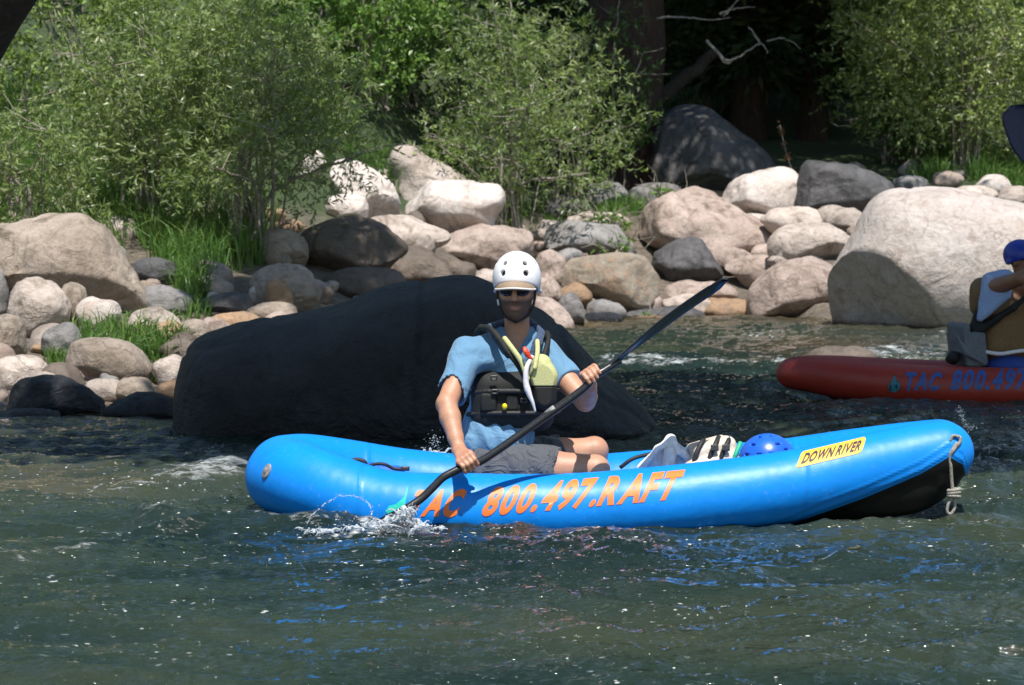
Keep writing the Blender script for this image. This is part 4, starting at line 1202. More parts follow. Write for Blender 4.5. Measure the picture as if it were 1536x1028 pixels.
# ------------------------------------------------------------------ vegetation
def leaf_geo(P, D, L, W, rs, curl=.25, roll=None):
    """rhombic leaves: P base, D direction, L length, W width"""
    n = len(P)
    D = D / (np.linalg.norm(D, axis=1)[:, None] + 1e-9)
    A = rs.randn(n, 3) if roll is None else roll
    S = np.cross(D, A); S /= np.linalg.norm(S, axis=1)[:, None] + 1e-9
    N = np.cross(S, D)
    L = L[:, None]; W = W[:, None]
    V = np.stack([P, P + D * L * .45 + S * W * .5 + N * W * curl, P + D * L + N * L * -.12, P + D * L * .45 - S * W * .5 + N * W * curl], 1)
    return V.reshape(-1, 3)

def leaves_obj(name, P, D, L, W, mat, parent, rs, tint=None, curl=.25, loc=None):
    V = leaf_geo(P, D, L, W, rs, curl)
    n = len(P); Q = np.arange(4 * n).reshape(n, 4)
    if tint is None: tint = rs.rand(n)
    return mesh_obj(name, V, Q, mat, parent, loc, smooth=False, attrs={'tint': ('POINT', np.repeat(tint, 4))})

def clump_leaves(C, Rc, nt, nl, L, W, rs, up=.25, spread=1.0):
    """twigs inside clumps: C centres, Rc radii; nt twigs a clump; nl leaves a twig"""
    Ps, Ds, T = [], [], []
    for c, r in zip(C, Rc):
        tint0 = rs.rand() * .5
        s = rs.randn(nt, 3); s /= np.linalg.norm(s, axis=1)[:, None]
        st = c + s * r * (rs.rand(nt, 1) ** .5) * .9 * np.array([1, 1, .85])
        d = s * .8 + rs.randn(nt, 3) * .5 + np.array([0, 0, up]); d /= np.linalg.norm(d, axis=1)[:, None]
        tl = r * (.35 + .4 * rs.rand(nt, 1))
        for k in range(nl):
            f = (k + .5) / nl
            p = st + d * tl * f + np.array([0, 0, -.25]) * tl * f * f
            side = rs.randn(nt, 3)
            ld = d * .75 + side * .55 * spread + np.array([0, 0, -.1])
            Ps.append(p); Ds.append(ld); T.append(np.full(nt, tint0) + rs.rand(nt) * .5)
    P = np.vstack(Ps); D = np.vstack(Ds); T = np.concatenate(T); n = len(P)
    return P, D, L * (.6 + .6 * rs.rand(n)), W * (.7 + .5 * rs.rand(n)), T

def shrub(px, by, w, h, kind, label, seed, L=.075, W=.017, ncl=40, nt=16, nl=9, depth=None, deep=1.0, stems=9, rc=.16, low=.12, cat='shrub', name='shrub', hollow=.0, group=None):
    """shrub seen at photo column px, foot at row by, w x h photo pixels"""
    rs = np.random.RandomState(seed)
    g = on_ground(px, by)
    if depth is not None: g = K(px, by, depth); g[2] = gz(g[0], g[1])
    if g is None: print('no ground for', label); return
    sc = F / g[1]; wr = w / sc / 2; hr = h / sc
    root = thing(name, g, label, cat, group)
    C, Rc = [], []
    while len(C) < ncl:
        q = rs.uniform(-1, 1, 3)
        rr_ = np.linalg.norm(q)
        if rr_ > 1 or rr_ < hollow: continue
        f = (q[2] + 1) / 2
        if f < low: continue
        wid = (.55 + .6 * math.sin(math.pi * min(1, f * .8 + .15)))
        C.append(g + np.array([q[0] * wr * wid, q[1] * wr * deep * wid, f * hr * .94])); Rc.append(rc * hr * (.7 + .6 * rs.rand()))
    P, D, LL, WW, T = clump_leaves(C, Rc, nt, nl, L, W, rs)
    ok = P[:, 2] > ground_z(P[:, 0], P[:, 1]) + .02
    leaves_obj('foliage', P[ok], D[ok], LL[ok], WW[ok], LM[kind], root, rs, T[ok])
    mb = MB()
    for i in range(stems):
        c = C[rs.randint(len(C))]
        b = g + np.array([rs.uniform(-.18, .18), rs.uniform(-.15, .15), -.05])
        mid = b * .5 + c * .5 + np.array([(c[0] - b[0]) * -.2, 0, hr * .1]) + rs.randn(3) * .05
        top = c + (c - mid) * .35
        S = spline([b, mid, c, top], 6) + 0
        S += rs.randn(*S.shape) * .008
        mb.tube(S, np.linspace(.016, .003, len(S)) * (.7 + .8 * rs.rand()), 5, False)
        for j in range(5):
            k = rs.randint(6, len(S) - 1); q = S[k]; dd = rs.randn(3); dd[2] = abs(dd[2]) * .5; dd /= np.linalg.norm(dd)
            l = .15 + .35 * rs.rand()
            mb.tube([q, q + dd * l * .5 + rs.randn(3) * .02, q + dd * l + rs.randn(3) * .04], [.006, .004, .002], 4, False)
    mb.build('stems', TWIG, root)
    return root

# --- backing wood far up the slope: reads as one mass
rs = np.random.RandomState(3)
C, Rc = [], []
for _ in range(760):
    y = rs.uniform(40, 47); x = rs.uniform(-17, 14); z = gz(x, y) + rs.uniform(.1, 5.2)
    C.append((x, y, z)); Rc.append(rs.uniform(.35, .7))
P, D, LL, WW, T = clump_leaves(np.array(C), Rc, 16, 7, .15, .07, rs)
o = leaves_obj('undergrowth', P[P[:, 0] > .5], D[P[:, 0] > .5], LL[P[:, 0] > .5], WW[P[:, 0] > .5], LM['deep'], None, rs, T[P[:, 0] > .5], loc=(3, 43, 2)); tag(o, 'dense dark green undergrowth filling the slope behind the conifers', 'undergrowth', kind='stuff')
Pm = P[:, 0] <= .5  # leaf colour carries the light: bright on the sunny slope, dark in shade
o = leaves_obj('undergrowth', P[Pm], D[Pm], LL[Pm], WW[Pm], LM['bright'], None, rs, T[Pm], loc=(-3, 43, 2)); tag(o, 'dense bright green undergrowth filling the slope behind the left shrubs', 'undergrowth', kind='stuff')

# --- individual shrubs
shrub(375, 340, 300, 440, 'willow', 'large grey green willow shrub with dark stems left of the upright chalky boulder', 11, ncl=112, nt=20, nl=10, stems=18, rc=.115, depth=23.6, low=.2)
shrub(215, 322, 240, 430, 'willow', 'tall grey green willow shrub above the big speckled boulder', 12, ncl=88, nt=19, nl=9, stems=12, rc=.12, depth=24.5, low=.22)
shrub(40, 318, 240, 250, 'willow', 'sprawling willow shrub at the left edge above the grass', 13, ncl=50, nt=17, nl=8, stems=12, rc=.13, depth=22.5, low=.2)
shrub(765, 318, 230, 400, 'willow', 'open twiggy willow shrub behind the blocky boulder with pale bare stems', 14, ncl=66, nt=15, nl=8, stems=22, rc=.10, depth=30.2, L=.09, W=.022, low=.12)
shrub(560, 285, 240, 330, 'bright', 'bright green leafy alder shrub behind the leaning wedge boulder', 15, L=.075, W=.048, ncl=64, nt=17, nl=8, rc=.12, depth=31.6, low=.1)
shrub(110, 260, 340, 360, 'yellow', 'yellowish green shrub filling the upper left behind the willows', 16, L=.075, W=.036, ncl=74, nt=17, nl=8, rc=.12, depth=28.5)
shrub(300, 250, 260, 330, 'bright', 'fresh green shrub behind the big willow, upper left of center', 17, L=.08, W=.04, ncl=46, nt=15, nl=8, rc=.13, depth=30.5)
shrub(480, 240, 220, 340, 'bright', 'light green shrub between the big willow and the alder', 18, L=.08, W=.04, ncl=46, nt=15, nl=8, rc=.13, depth=33)
shrub(690, 250, 240, 360, 'deep', 'dark green shrub behind the open twiggy willow', 19, L=.09, W=.04, ncl=50, nt=15, nl=8, rc=.13, depth=33)
shrub(850, 250, 180, 330, 'willow', 'willow shrub touching the big conifer trunk', 20, L=.09, W=.022, ncl=38, nt=15, nl=8, rc=.12, depth=33)
shrub(1450, 262, 300, 400, 'pale', 'pale sunlit willow shrub at the right above the enormous boulder', 21, L=.085, W=.030, ncl=110, nt=18, nl=9, rc=.105, depth=35, stems=16, deep=.6)
shrub(1560, 268, 260, 330, 'pale', 'light green shrub cut by the right photo edge', 22, L=.085, W=.03, ncl=56, nt=16, nl=8, rc=.12, depth=36, deep=.6)
shrub(1352, 245, 190, 400, 'pale', 'tall light green shrub at the sunlit edge of the dark wood', 23, L=.09, W=.035, ncl=70, nt=17, nl=9, rc=.11, depth=36.6, deep=.6)
shrub(1240, 255, 260, 330, 'deep', 'dark shaded shrub right of the big shadowed boulder', 24, L=.09, W=.045, ncl=60, nt=15, nl=8, rc=.12, depth=39.5)
shrub(1060, 200, 260, 330, 'deep', 'dark shaded shrub behind the big shadowed boulder', 25, L=.09, W=.045, ncl=60, nt=15, nl=8, rc=.12, depth=40)
shrub(1340, 262, 110, 130, 'deep', 'low dark shrub behind the enormous boulder', 26, L=.07, W=.035, ncl=26, nt=14, nl=7, rc=.17, depth=36)
shrub(905, 318, 60, 55, 'bright', 'small leafy weed growing between grey stones', 27, L=.08, W=.028, ncl=10, nt=6, nl=5, rc=.2, depth=31, stems=6, cat='weed', name='weed_plant')
shrub(925, 345, 60, 40, 'bright', 'low leafy weed above the flat topped grey boulder', 28, L=.07, W=.025, ncl=8, nt=6, nl=5, rc=.25, depth=30.4, stems=5, cat='weed', name='weed_plant')
shrub(1000, 295, 60, 60, 'bright', 'upright leafy weed in front of the big shadowed boulder', 29, L=.09, W=.028, ncl=10, nt=5, nl=5, rc=.2, depth=32, stems=6, cat='weed', name='weed_plant')
shrub(970, 382, 30, 26, 'bright', 'tiny bright weed beside the dark angular boulder', 30, L=.06, W=.02, ncl=5, nt=4, nl=4, rc=.3, depth=28.4, stems=3, cat='weed', name='weed_plant')
shrub(500, 235, 80, 60, 'bright', 'low green weed behind the chalky boulder', 31, L=.06, W=.03, ncl=16, nt=9, nl=6, rc=.25, depth=30.5, cat='weed', name='weed_plant')
shrub(640, 335, 50, 40, 'willow', 'small willow sprig by the blocky boulder', 32, L=.06, W=.015, ncl=0, nt=6, nl=5, rc=.25, depth=27, cat='weed', name='weed_plant') if False else None

shrub(610, 300, 200, 230, 'bright', 'low fresh green shrub right behind the leaning wedge boulder', 51, L=.075, W=.04, ncl=50, nt=16, nl=8, rc=.14, depth=33.2)
shrub(70, 200, 240, 300, 'bright', 'bright green shrub high in the upper left corner behind the leaning trunk', 52, L=.08, W=.04, ncl=56, nt=16, nl=8, rc=.13, depth=33)
shrub(640, 110, 260, 230, 'deep', 'dark green bush high on the slope above the alder shrub', 53, L=.09, W=.045, ncl=56, nt=16, nl=8, rc=.14, depth=37)
shrub(915, 250, 120, 330, 'deep', 'dark leafy sapling half hiding the thick conifer trunk', 54, L=.09, W=.04, ncl=26, nt=12, nl=7, rc=.09, depth=34, low=.02)
shrub(-330, 330, 420, 480, 'willow', 'broad willow shrub beyond the left photo edge', 55, L=.09, W=.03, ncl=60, nt=15, nl=8, rc=.13, depth=23)
shrub(-800, 330, 520, 520, 'bright', 'tall green shrub far beyond the left photo edge', 56, L=.10, W=.05, ncl=60, nt=15, nl=8, rc=.13, depth=24)
shrub(-560, 250, 620, 420, 'yellow', 'yellowish green shrub up the slope beyond the left photo edge', 57, L=.10, W=.05, ncl=60, nt=15, nl=8, rc=.13, depth=29)
shrub(1830, 270, 460, 420, 'pale', 'pale willow shrub beyond the right photo edge', 58, L=.10, W=.04, ncl=60, nt=15, nl=8, rc=.12, depth=35)
# dry seed stalk
g = on_ground(1178, 285)
g = K(1178, 262, 33.5)
root = thing('seed_stalk', (g[0], g[1], gz(g[0], g[1])), 'rust brown dry seed stalk standing behind the round whitish boulder', 'seed stalk')
base = np.array([g[0], g[1], gz(g[0], g[1])]); top = K(1170, 188, 33.5)
S = spline([base, K(1188, 262, 33.5), K(1178, 225, 33.5), top], 8)
mb = MB(); mb.tube(S, .008, 5); mb.build('stalk', DEADW, root)
rs = np.random.RandomState(4)
P = S[rs.randint(6, len(S), 260)] + rs.randn(260, 3) * .017
P = P[(np.sin(P[:, 2] * 40) > -.3)]
leaves_obj('seedhead', P, rs.randn(len(P), 3), np.full(len(P), .035), np.full(len(P), .016), LM['dry'], root, rs)

# --- grass
def grass(name, spots, label, seed, cat='grass'):
    """spots: (px, base row, half-width px, half-depth in m, height m, count)"""
    rs = np.random.RandomState(seed); V, T = [], []
    for px, py, hw, hd, hh, n in spots:
        g = on_ground(px, py)
        if g is None: print('grass miss', px, py); continue
        wx = hw * g[1] / F
        nc = max(3, n // 22)
        cc = np.stack([g[0] + wx * rs.uniform(-1, 1, nc), g[1] + hd * rs.uniform(-1, 1, nc)], 1)
        which = rs.randint(nc, size=n)
        b2 = cc[which] + rs.randn(n, 2) * .05
        z = ground_z(b2[:, 0], b2[:, 1])
        B = np.column_stack([b2, z])
        h = hh * (.45 + .75 * rs.rand(n))
        lean = rs.randn(n, 2) * .38
        S = rs.randn(n, 2); S /= np.linalg.norm(S, axis=1)[:, None]
        w = .0045 + .004 * rs.rand(n)
        M = B + np.column_stack([lean * h[:, None] * .35, h * .62]); E = B + np.column_stack([lean * h[:, None] * 1.15, h * (.95 - .35 * np.abs(lean).sum(1))])
        Sd = np.column_stack([S, np.zeros(n)]) * w[:, None]
        V.append(np.stack([B - Sd, B + Sd, M + Sd * .8, M - Sd * .8, M - Sd * .8, M + Sd * .8, E + Sd * .1, E - Sd * .1], 1).reshape(-1, 3)); T.append(np.repeat(rs.rand(n), 8))
    V = np.vstack(V); T = np.concatenate(T); Q = np.arange(len(V)).reshape(-1, 4)
    o = mesh_obj(name, V, Q, LM['grass'], loc=(V[:, 0].mean(), V[:, 1].mean(), V[:, 2].min()), smooth=False, attrs={'tint': ('POINT', T)})
    tag(o, label, cat, kind='stuff')
grass('grass', [(160, 535, 55, .35, .26, 420), (230, 530, 40, .3, .24, 330), (200, 505, 60, .3, .22, 260), (90, 548, 20, .15, .16, 120), (250, 575, 14, .1, .14, 60)], 'bright green shore grass among the pale stones at left', 1)
grass('grass', [(300, 440, 28, .3, .34, 260), (285, 405, 55, .4, .42, 420), (340, 390, 60, .4, .4, 360), (250, 365, 70, .5, .45, 420), (330, 350, 80, .5, .5, 420), (300, 470, 16, .2, .2, 80), (270, 420, 30, .3, .3, 150)], 'long green grass hanging below the big willow', 2)
grass('grass', [(60, 310, 120, .8, .7, 1400), (150, 300, 110, .8, .8, 1500), (190, 330, 90, .8, .6, 900), (60, 260, 130, 1.0, .9, 1500), (190, 250, 110, 1.0, .9, 1200), (10, 325, 60, .6, .5, 500)], 'tall soft grass filling the slope at the far left', 3)
grass('grass', [(1500, 262, 90, .8, .45, 900), (1440, 268, 60, .5, .35, 420), (1520, 285, 60, .5, .4, 420), (1380, 270, 40, .5, .3, 160)], 'sunlit green grass on the right slope above the enormous boulder', 4)
grass('grass', [(880, 335, 90, .6, .25, 420), (940, 318, 60, .6, .25, 300), (820, 320, 60, .6, .3, 300), (700, 300, 90, .8, .35, 420), (560, 245, 120, .8, .4, 700)], 'short green grass in the brush behind the middle boulders', 5)

# --- conifers of the dark wood
def limb(mb, a, b, r0, r1, rs, sag=.1, n=10, wob=.04):
    a = np.array(a, float); b = np.array(b, float); t = np.linspace(0, 1, n)[:, None]
    S = a * (1 - t) + b * t; S[:, 2] += (-sag * np.sin(np.pi * t[:, 0])); S[1:] += rs.randn(n - 1, 3) * wob
    mb.tube(S, np.linspace(r0, r1, n), 8, False); return S

def conifer(px, depth, rad, height, crown_lo, crown_r, label, seed, nb=60, dens=170, reach=None):
    rs = np.random.RandomState(seed)
    b = K(px, 300, depth); b[2] = gz(b[0], b[1]) - .1
    root = thing('conifer', b, label, 'tree', 'conifers of the dark wood')
    mb = MB()
    z = np.linspace(0, height, 26); S = np.column_stack([b[0] + .05 * np.sin(z * .8), b[1] + .05 * np.cos(z * .7), b[2] + z])
    V, Fc = tube(S, rad * (1 - .8 * z / height) * (1 + .35 * np.exp(-z * 2.5)), 26, False)
    ang = np.arctan2(V[:, 1] - b[1], V[:, 0] - b[0]); N = np.column_stack([np.cos(ang), np.sin(ang), 0 * ang])
    V = V + N * (.035 * np.abs(np.sin(ang * 9 + 2 * np.sin(V[:, 2] * 1.3))))[:, None] + N * (.04 * vn(V, 2.2, seed))[:, None]
    mb.add(V, Fc); mb.build('trunk', BARK, root)
    br = MB(); Ps, Ds, T = [], [], []
    for i in range(nb):
        zz = crown_lo + (height - crown_lo) * (i / nb) ** .9
        a = i * 2.4 + rs.rand() * .5
        r = crown_r * (1 - .75 * (zz - crown_lo) / (height - crown_lo)) * (.7 + .4 * rs.rand())
        if reach is not None: r *= reach(a)
        e = b + np.array([math.cos(a) * r, math.sin(a) * r, zz + .15 * r - .3])
        S = limb(br, b + np.array([0, 0, zz]), e, .05, .012, rs, .25, 8, .05)
        m = int(dens * r)
        k = rs.rand(m) ** .7 * 6.99; i0 = k.astype(int); f = (k - i0)[:, None]
        base = S[i0] * (1 - f) + S[np.minimum(i0 + 1, 7)] * f
        side = rs.randn(m, 3) * np.array([1, 1, .45]); out_ = (e - b) * np.array([1, 1, 0]); out_ /= np.linalg.norm(out_) + 1e-9
        l = .18 * (1.4 - k / 9)[:, None]
        Ps.append(base + side * l * 1.1); Ds.append(side * .5 + out_ + np.array([0, 0, -.25])); T.append(rs.rand(m))
    br.build('branches', BARK2, root)
    P = np.vstack(Ps); n = len(P)
    leaves_obj('crown', P, np.vstack(Ds), .24 * (.6 + .6 * rs.rand(n)), .075 * (.7 + .5 * rs.rand(n)), LM['needle'], root, rs, np.concatenate(T))
    return root, b
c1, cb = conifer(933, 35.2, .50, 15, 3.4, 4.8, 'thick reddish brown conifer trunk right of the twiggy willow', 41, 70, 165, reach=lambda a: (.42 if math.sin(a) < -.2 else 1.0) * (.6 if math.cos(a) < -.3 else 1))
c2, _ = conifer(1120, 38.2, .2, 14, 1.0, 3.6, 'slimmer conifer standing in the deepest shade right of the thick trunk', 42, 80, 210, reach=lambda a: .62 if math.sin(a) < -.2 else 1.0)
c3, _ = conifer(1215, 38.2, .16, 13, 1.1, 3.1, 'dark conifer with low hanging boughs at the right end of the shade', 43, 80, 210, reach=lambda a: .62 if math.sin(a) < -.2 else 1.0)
def shade_at(x, y, z):
    z0 = gz(x, y) + .8; k = (z - z0) / SUND[2]; return np.array([x, y, z0]) + SUND * k
rs = np.random.RandomState(12)  # unseen needle clumps and limbs added to the crown to cast shade
C = np.array([shade_at(rs.uniform(.6, 4.3), rs.uniform(34.2, 39.5), rs.uniform(7.0, 10.5)) for _ in range(300)] + [shade_at(rs.uniform(3.3, 4.8), rs.uniform(32.9, 34.8), rs.uniform(6.5, 9)) for _ in range(46)])
Ps, Ds, T = [], [], []
for c in C:
    m = 46; sd = rs.randn(m, 3) * np.array([.42, .42, .16])
    Ps.append(c + sd); Ds.append(sd * 1.2 + rs.randn(m, 3) * .2 + np.array([0, 0, -.1])); T.append(rs.rand(m))
P = np.vstack(Ps); n = len(P)
leaves_obj('crown', P, np.vstack(Ds), .26 * (.6 + .6 * rs.rand(n)), .09 * (.7 + .5 * rs.rand(n)), LM['needle'], c1, rs, np.concatenate(T))
br = MB()
for k in range(34):
    c = C[rs.randint(len(C))]; limb(br, (cb[0], cb[1], c[2] + rs.uniform(-.5, .5)), c, .06, .015, rs, .2, 8, .05)
br.build('branches', BARK2, c1)
# dead limbs on the big trunk
rs = np.random.RandomState(6)
dl = MB()
def dead(path, Y, r0, r1):
    S = spline([K(p[0], p[1], Y + (p[2] if len(p) > 2 else 0)) for p in path], 6)
    S[1:] += rs.randn(len(S) - 1, 3) * .006
    dl.tube(S, np.linspace(r0, r1, len(S)), 6)
for path, r0 in [([(985, 28), (1020, 26), (1060, 30), (1095, 27)], .016), ([(1080, 22), (1095, 15), (1112, 12), (1132, 10)], .016), ([(1085, 25), (1100, 8), (1112, -6)], .014),
                 ([(1060, 60), (1085, 88), (1098, 90), (1110, 84), (1140, 66), (1152, 80)], .020), ([(1140, 66), (1130, 50), (1122, 40)], .018), ([(1098, 90), (1090, 96), (1076, 80)], .018),
                 ([(1150, 62), (1175, 58), (1200, 72)], .012)]:
    dead(path, 33.8, r0, r0 * .35)
dl.build('dead_branches', DEADW, c1)
# a fallen log leaning behind the trunk
rs = np.random.RandomState(16)
mb = MB(); limb(mb, K(985, 128, 35.6) + np.array([0, 0, -.2]), K(1075, 78, 35.9), .11, .07, rs, .0, 10, .012)
V_ = np.vstack(mb.V)
o = mb.build('fallen_log', BARK2, loc=tuple(K(985, 140, 35.6))); tag(o, 'grey fallen log leaning up behind the conifer trunk', 'log')

# --- the leaning tree: its trunk crosses the upper left corner, its crown hangs over the river above the frame
rs = np.random.RandomState(9)
base = np.array([-4.75, 16.6, -.1]); 
lt = thing('leaning_tree', base, 'dark leaning trunk crossing the upper left corner of the photo', 'tree')
p1 = K(-22, 8, 13.0); d = (p1 - base)
S = spline([base, base + d * .5 + np.array([-.05, 0, .05]), p1, (-1.15, 11.9, 4.2), (.4, 11.4, 5.9), (2.4, 11.3, 7.3), (4.2, 11.6, 8.0)], 10)
V, Fc = tube(S, np.linspace(.25, .07, len(S)) , 24, False)
V += .035 * vn(V * np.array([1, 1, .6]), 14, 2)[:, None] * np.array([1, .6, .2]) + .02 * vn(V, 4, 3)[:, None]
mesh_obj('trunk', V, Fc, BARK2, lt)
mb = MB(); 
# leafy sprays are hung along limbs so that their shade falls where the photo is dark
def shade_pt(x, y, z0, z):
    """point at height z above the river whose shadow at height z0 falls on (x, y)"""
    k = (z - z0) / SUND[2]; return np.array([x, y, z0]) + SUND * k
targets = []
for _ in range(5000):
    x = rs.uniform(-6.8, 6.8); y = rs.uniform(12.6, 20.6)
    e = 0
    if y > bank(np.array([x]))[0] + .4 and x < -1.9: continue
    if x < -2.0 and y > 16.7: continue
    if y < 13.2 + .25 * math.sin(x * 2.1) - .1 * x * (x < 0): continue
    if y > 19.2 + .5 * math.sin(x * 1.7): continue
    if gn(np.array([x * .9]), np.array([y * .9]), 51)[0] < -.42: continue
    targets.append((x, y))
targets = np.array(targets)[:800]
extra = np.array([(rs.uniform(-2.1, 1.1), rs.uniform(14.2, 16.2)) for _ in range(260)])
C = np.array([shade_pt(x, y, .3, rs.uniform(6.6, 9.2)) for x, y in np.vstack([targets, extra])])
# dapple over the middle stones of the left bank
dap = [(-2.3 + 1.9 * rs.rand(), 20.8 + 3.6 * rs.rand()) for _ in range(105)]
C2 = np.array([shade_pt(x, y, .6, rs.uniform(6.8, 9.5)) for x, y in dap])
P, D, LL, WW, T = clump_leaves(np.vstack([C, C2]), np.concatenate([np.full(len(C), .42), np.full(len(C2), .27)]), 15, 6, .17, .085, rs)
leaves_obj('crown', P, D, LL, WW, LM['bright'], lt, rs, T)
hub = S[-12]
for k in range(46):
    c = C[rs.randint(len(C))]
    a = S[rs.randint(26, len(S))]
    limb(mb, a, c, .05, .012, rs, -.2, 8, .06)
mb.build('branches', BARK2, lt)
# ------------------------------------------------------------------ the paddler
D1 = 11.40
man = thing('person', (-.03, 11.42, .1), 'man in blue shirt and white helmet paddling the blue kayak', 'person')
J = lambda px, py, Y: K(px, py, Y)
pel = J(742, 692, 11.42); che = J(765, 575, 11.43); nkb = J(776, 512, 11.44); hd = J(775, 432, 11.37)
shR = J(702, 531, 11.36); elR = J(670, 606, 11.17); wrR = J(688, 674, 11.04)
shL = J(815, 534, 11.46); elL = J(878, 602, 11.30); wrL = J(885, 581, 11.10)
S1 = J(890, 566, 10.985); S0 = J(703, 697, 10.90)          # the grips on the shaft
sdir = (S1 - S0) / np.linalg.norm(S1 - S0)
vv = np.array([0, -1., 0]); vv = vv - sdir * (vv @ sdir); vv /= np.linalg.norm(vv)
uu = np.cross(sdir, vv); uu = uu if uu[2] > 0 else -uu; uu /= np.linalg.norm(uu)

def ring(c, ang, r):
    a = R(ang); return c + (math.cos(a) * vv + math.sin(a) * uu) * r

def hand(vol, c, wrist, kn, step, order, thumb_side, k=.004, sr=.017, thumb_start=None):
    """a fist closed round the shaft at c: knuckles at angle kn, fingers running on by step degrees a joint;
    order +1/-1: the index finger lies on the +sdir/-sdir side; the thumb closes from the other way"""
    palm = []
    for i in range(4):
        s_ = (1.5 - i) * .0195 * order
        r0 = [.0094, .0098, .0092, .0082][i]; l = [1, 1.08, 1.02, .86][i]
        b = c + sdir * s_
        pk = ring(b, kn, sr + .020)
        palm.append(pk)
        p1 = ring(b, kn + step * 1.0 * l, sr + .0165) + sdir * (.001 * i)
        p2 = ring(b, kn + step * 1.9 * l, sr + .0095)
        p3 = ring(b, kn + step * 2.75 * l, sr + .0085)
        vol.chain([pk, p1, p2, p3], [r0 * 1.12, r0 * 1.04, r0 * .95, r0 * .82], .0035)
        vol.ell(pk, (r0 * 1.25,) * 3, None, .004)
    # palm: from the knuckles to the wrist
    for i, p in enumerate(palm):
        mid = p * .5 + wrist * .5 + (ring(c, kn, 1) - c) * .002
        w2 = wrist + sdir * (1.5 - i) * .009 * order
        vol.chain([p, mid, w2], [.0118, .0145, .0175], .010)
    # thumb
    ts = order * thumb_side
    b = c + sdir * .030 * ts
    tb = wrist * .62 + b * .38
    q = [tb, ring(b, kn - step * .55, sr + .018), ring(b + sdir * .006 * ts, kn - step * 1.5, sr + .0125), ring(b + sdir * .004 * ts, kn - step * 2.3, sr + .0105)]
    vol.chain(q, [.0165, .0135, .0115, .0095], .006)

Bd = Vol((-.42, 10.80, .02), (.52, 11.80, 1.17), .0046)
# head
fw = np.array([-.10, -1, -.10]); HA = axes(fw)
def H(x, y, z): return hd + HA @ np.array([x, y, z * 1.13])
Bd.ell(H(0, -.012, .030), (.074, .092, .099), HA, .02)
Bd.ell(H(0, .018, -.030), (.060, .072, .086), HA, .03)
Bd.cone(H(-.022, .046, -.084), H(.022, .046, -.084), .024, .024, .03)     # jaw
Bd.ell(H(0, .066, -.098), (.024, .020, .018), HA, .02)                    # chin
for s in (-1, 1):
    Bd.ell(H(.044 * s, .008, -.060), (.016, .034, .036), HA, .02)
    Bd.ell(H(.042 * s, .062, -.022), (.020, .016, .018), HA, .014)        # cheekbone
    Bd.ell(H(.030 * s, .087, .010), (.017, .016, .012), HA, .008, 's')    # eye socket
    Bd.ell(H(.030 * s, .074, .009), (.0125, .0125, .0115), HA, .003)      # eyeball
    Bd.ell(H(.030 * s, .080, .026), (.020, .010, .0065), HA, .008)        # brow
    Bd.ell(H(.074 * s, -.012, -.012), (.008, .020, .032), HA, .006)       # ear
    Bd.ell(H(.068 * s, .0, -.034), (.007, .010, .012), HA, .006)
Bd.chain([H(0, .085, .016), H(0, .103, -.014), H(0, .112, -.028)], [.0085, .0105, .0130], .006)
for s in (-1, 1): Bd.ell(H(.011 * s, .095, -.031), (.0085, .011, .008), HA, .005)
Bd.ell(H(0, .090, -.058), (.026, .010, .0065), HA, .006)
Bd.ell(H(0, .087, -.069), (.021, .010, .0075), HA, .005)
Bd.ell(H(0, .100, -.0635), (.024, .006, .0016), HA, .003, 's')
# neck, trunk
Bd.cone(hd + np.array([0, .03, -.07]), nkb + np.array([0, .015, -.02]), .050, .056, .02)
Bd.cone(nkb + np.array([0, .03, -.07]), (shR * .6 + nkb * .4) + np.array([0, .02, -.04]), .048, .045, .03); Bd.cone(nkb + np.array([0, .03, -.07]), (shL * .6 + nkb * .4) + np.array([0, .02, -.04]), .048, .045, .03)
Bd.ell(che + np.array([0, .02, .05]), (.155, .095, .16), None, .04)
Bd.ell(pel + np.array([0, .0, .05]), (.145, .11, .14), None, .04)
# arms
def arm(sh, el, wr):
    Bd.chain([sh, sh * .45 + el * .55, el], [.060, .048, .042], .015)
    f = wr - el; Bd.chain([el, el + f * .3, el + f * .75, wr], [.042, .043, .032, .0265], .012)
arm(shR, elR, wrR); arm(shL, elL, wrL)
Bd.ell(elR + np.array([-.012, .02, -.008]), (.032, .03, .034), None, .015)
hand(Bd, S0, wrR, 62, -52, 1, 1)
hand(Bd, S1, wrL, 118, -50, -1, 1)
# legs: hips, thighs, knees, shins folded below
kR = J(893, 704, 11.27); kL = J(890, 676, 11.60)
hR = J(730, 704, 11.33); hL = J(775, 696, 11.53)
Bd.chain([hR, hR * .45 + kR * .55, kR], [.092, .080, .058], .03)
Bd.chain([kR, kR + np.array([-.16, .05, -.10]), kR + np.array([-.36, .06, -.12])], [.056, .052, .036], .02)
Bd.chain([hL, hL * .45 + kL * .55, kL], [.090, .076, .056], .03)
Bd.ell(kL + np.array([.012, -.01, .004]), (.05, .05, .052), None, .02)
Bd.chain([kL, kL + np.array([.02, .0, -.14]), kL + np.array([.0, .0, -.2])], [.054, .050, .036], .02)
V, Q = Bd.mesh(); V = laplace(V, Q, 1, .4)
hl = (V - hd) @ HA
stub = np.clip((-.030 - hl[:, 2]) / .02, 0, 1) * np.clip((hl[:, 1] + .01) / .03, 0, 1) * np.clip((hl[:, 2] + .16) / .03, 0, 1) * (1 - .8 * np.exp(-(hl[:, 0] / .026) ** 2 - ((hl[:, 2] + .072) / .012) ** 2))
mesh_obj('body', V, Q, SKIN, man, attrs={'stubble': ('POINT', stub)})

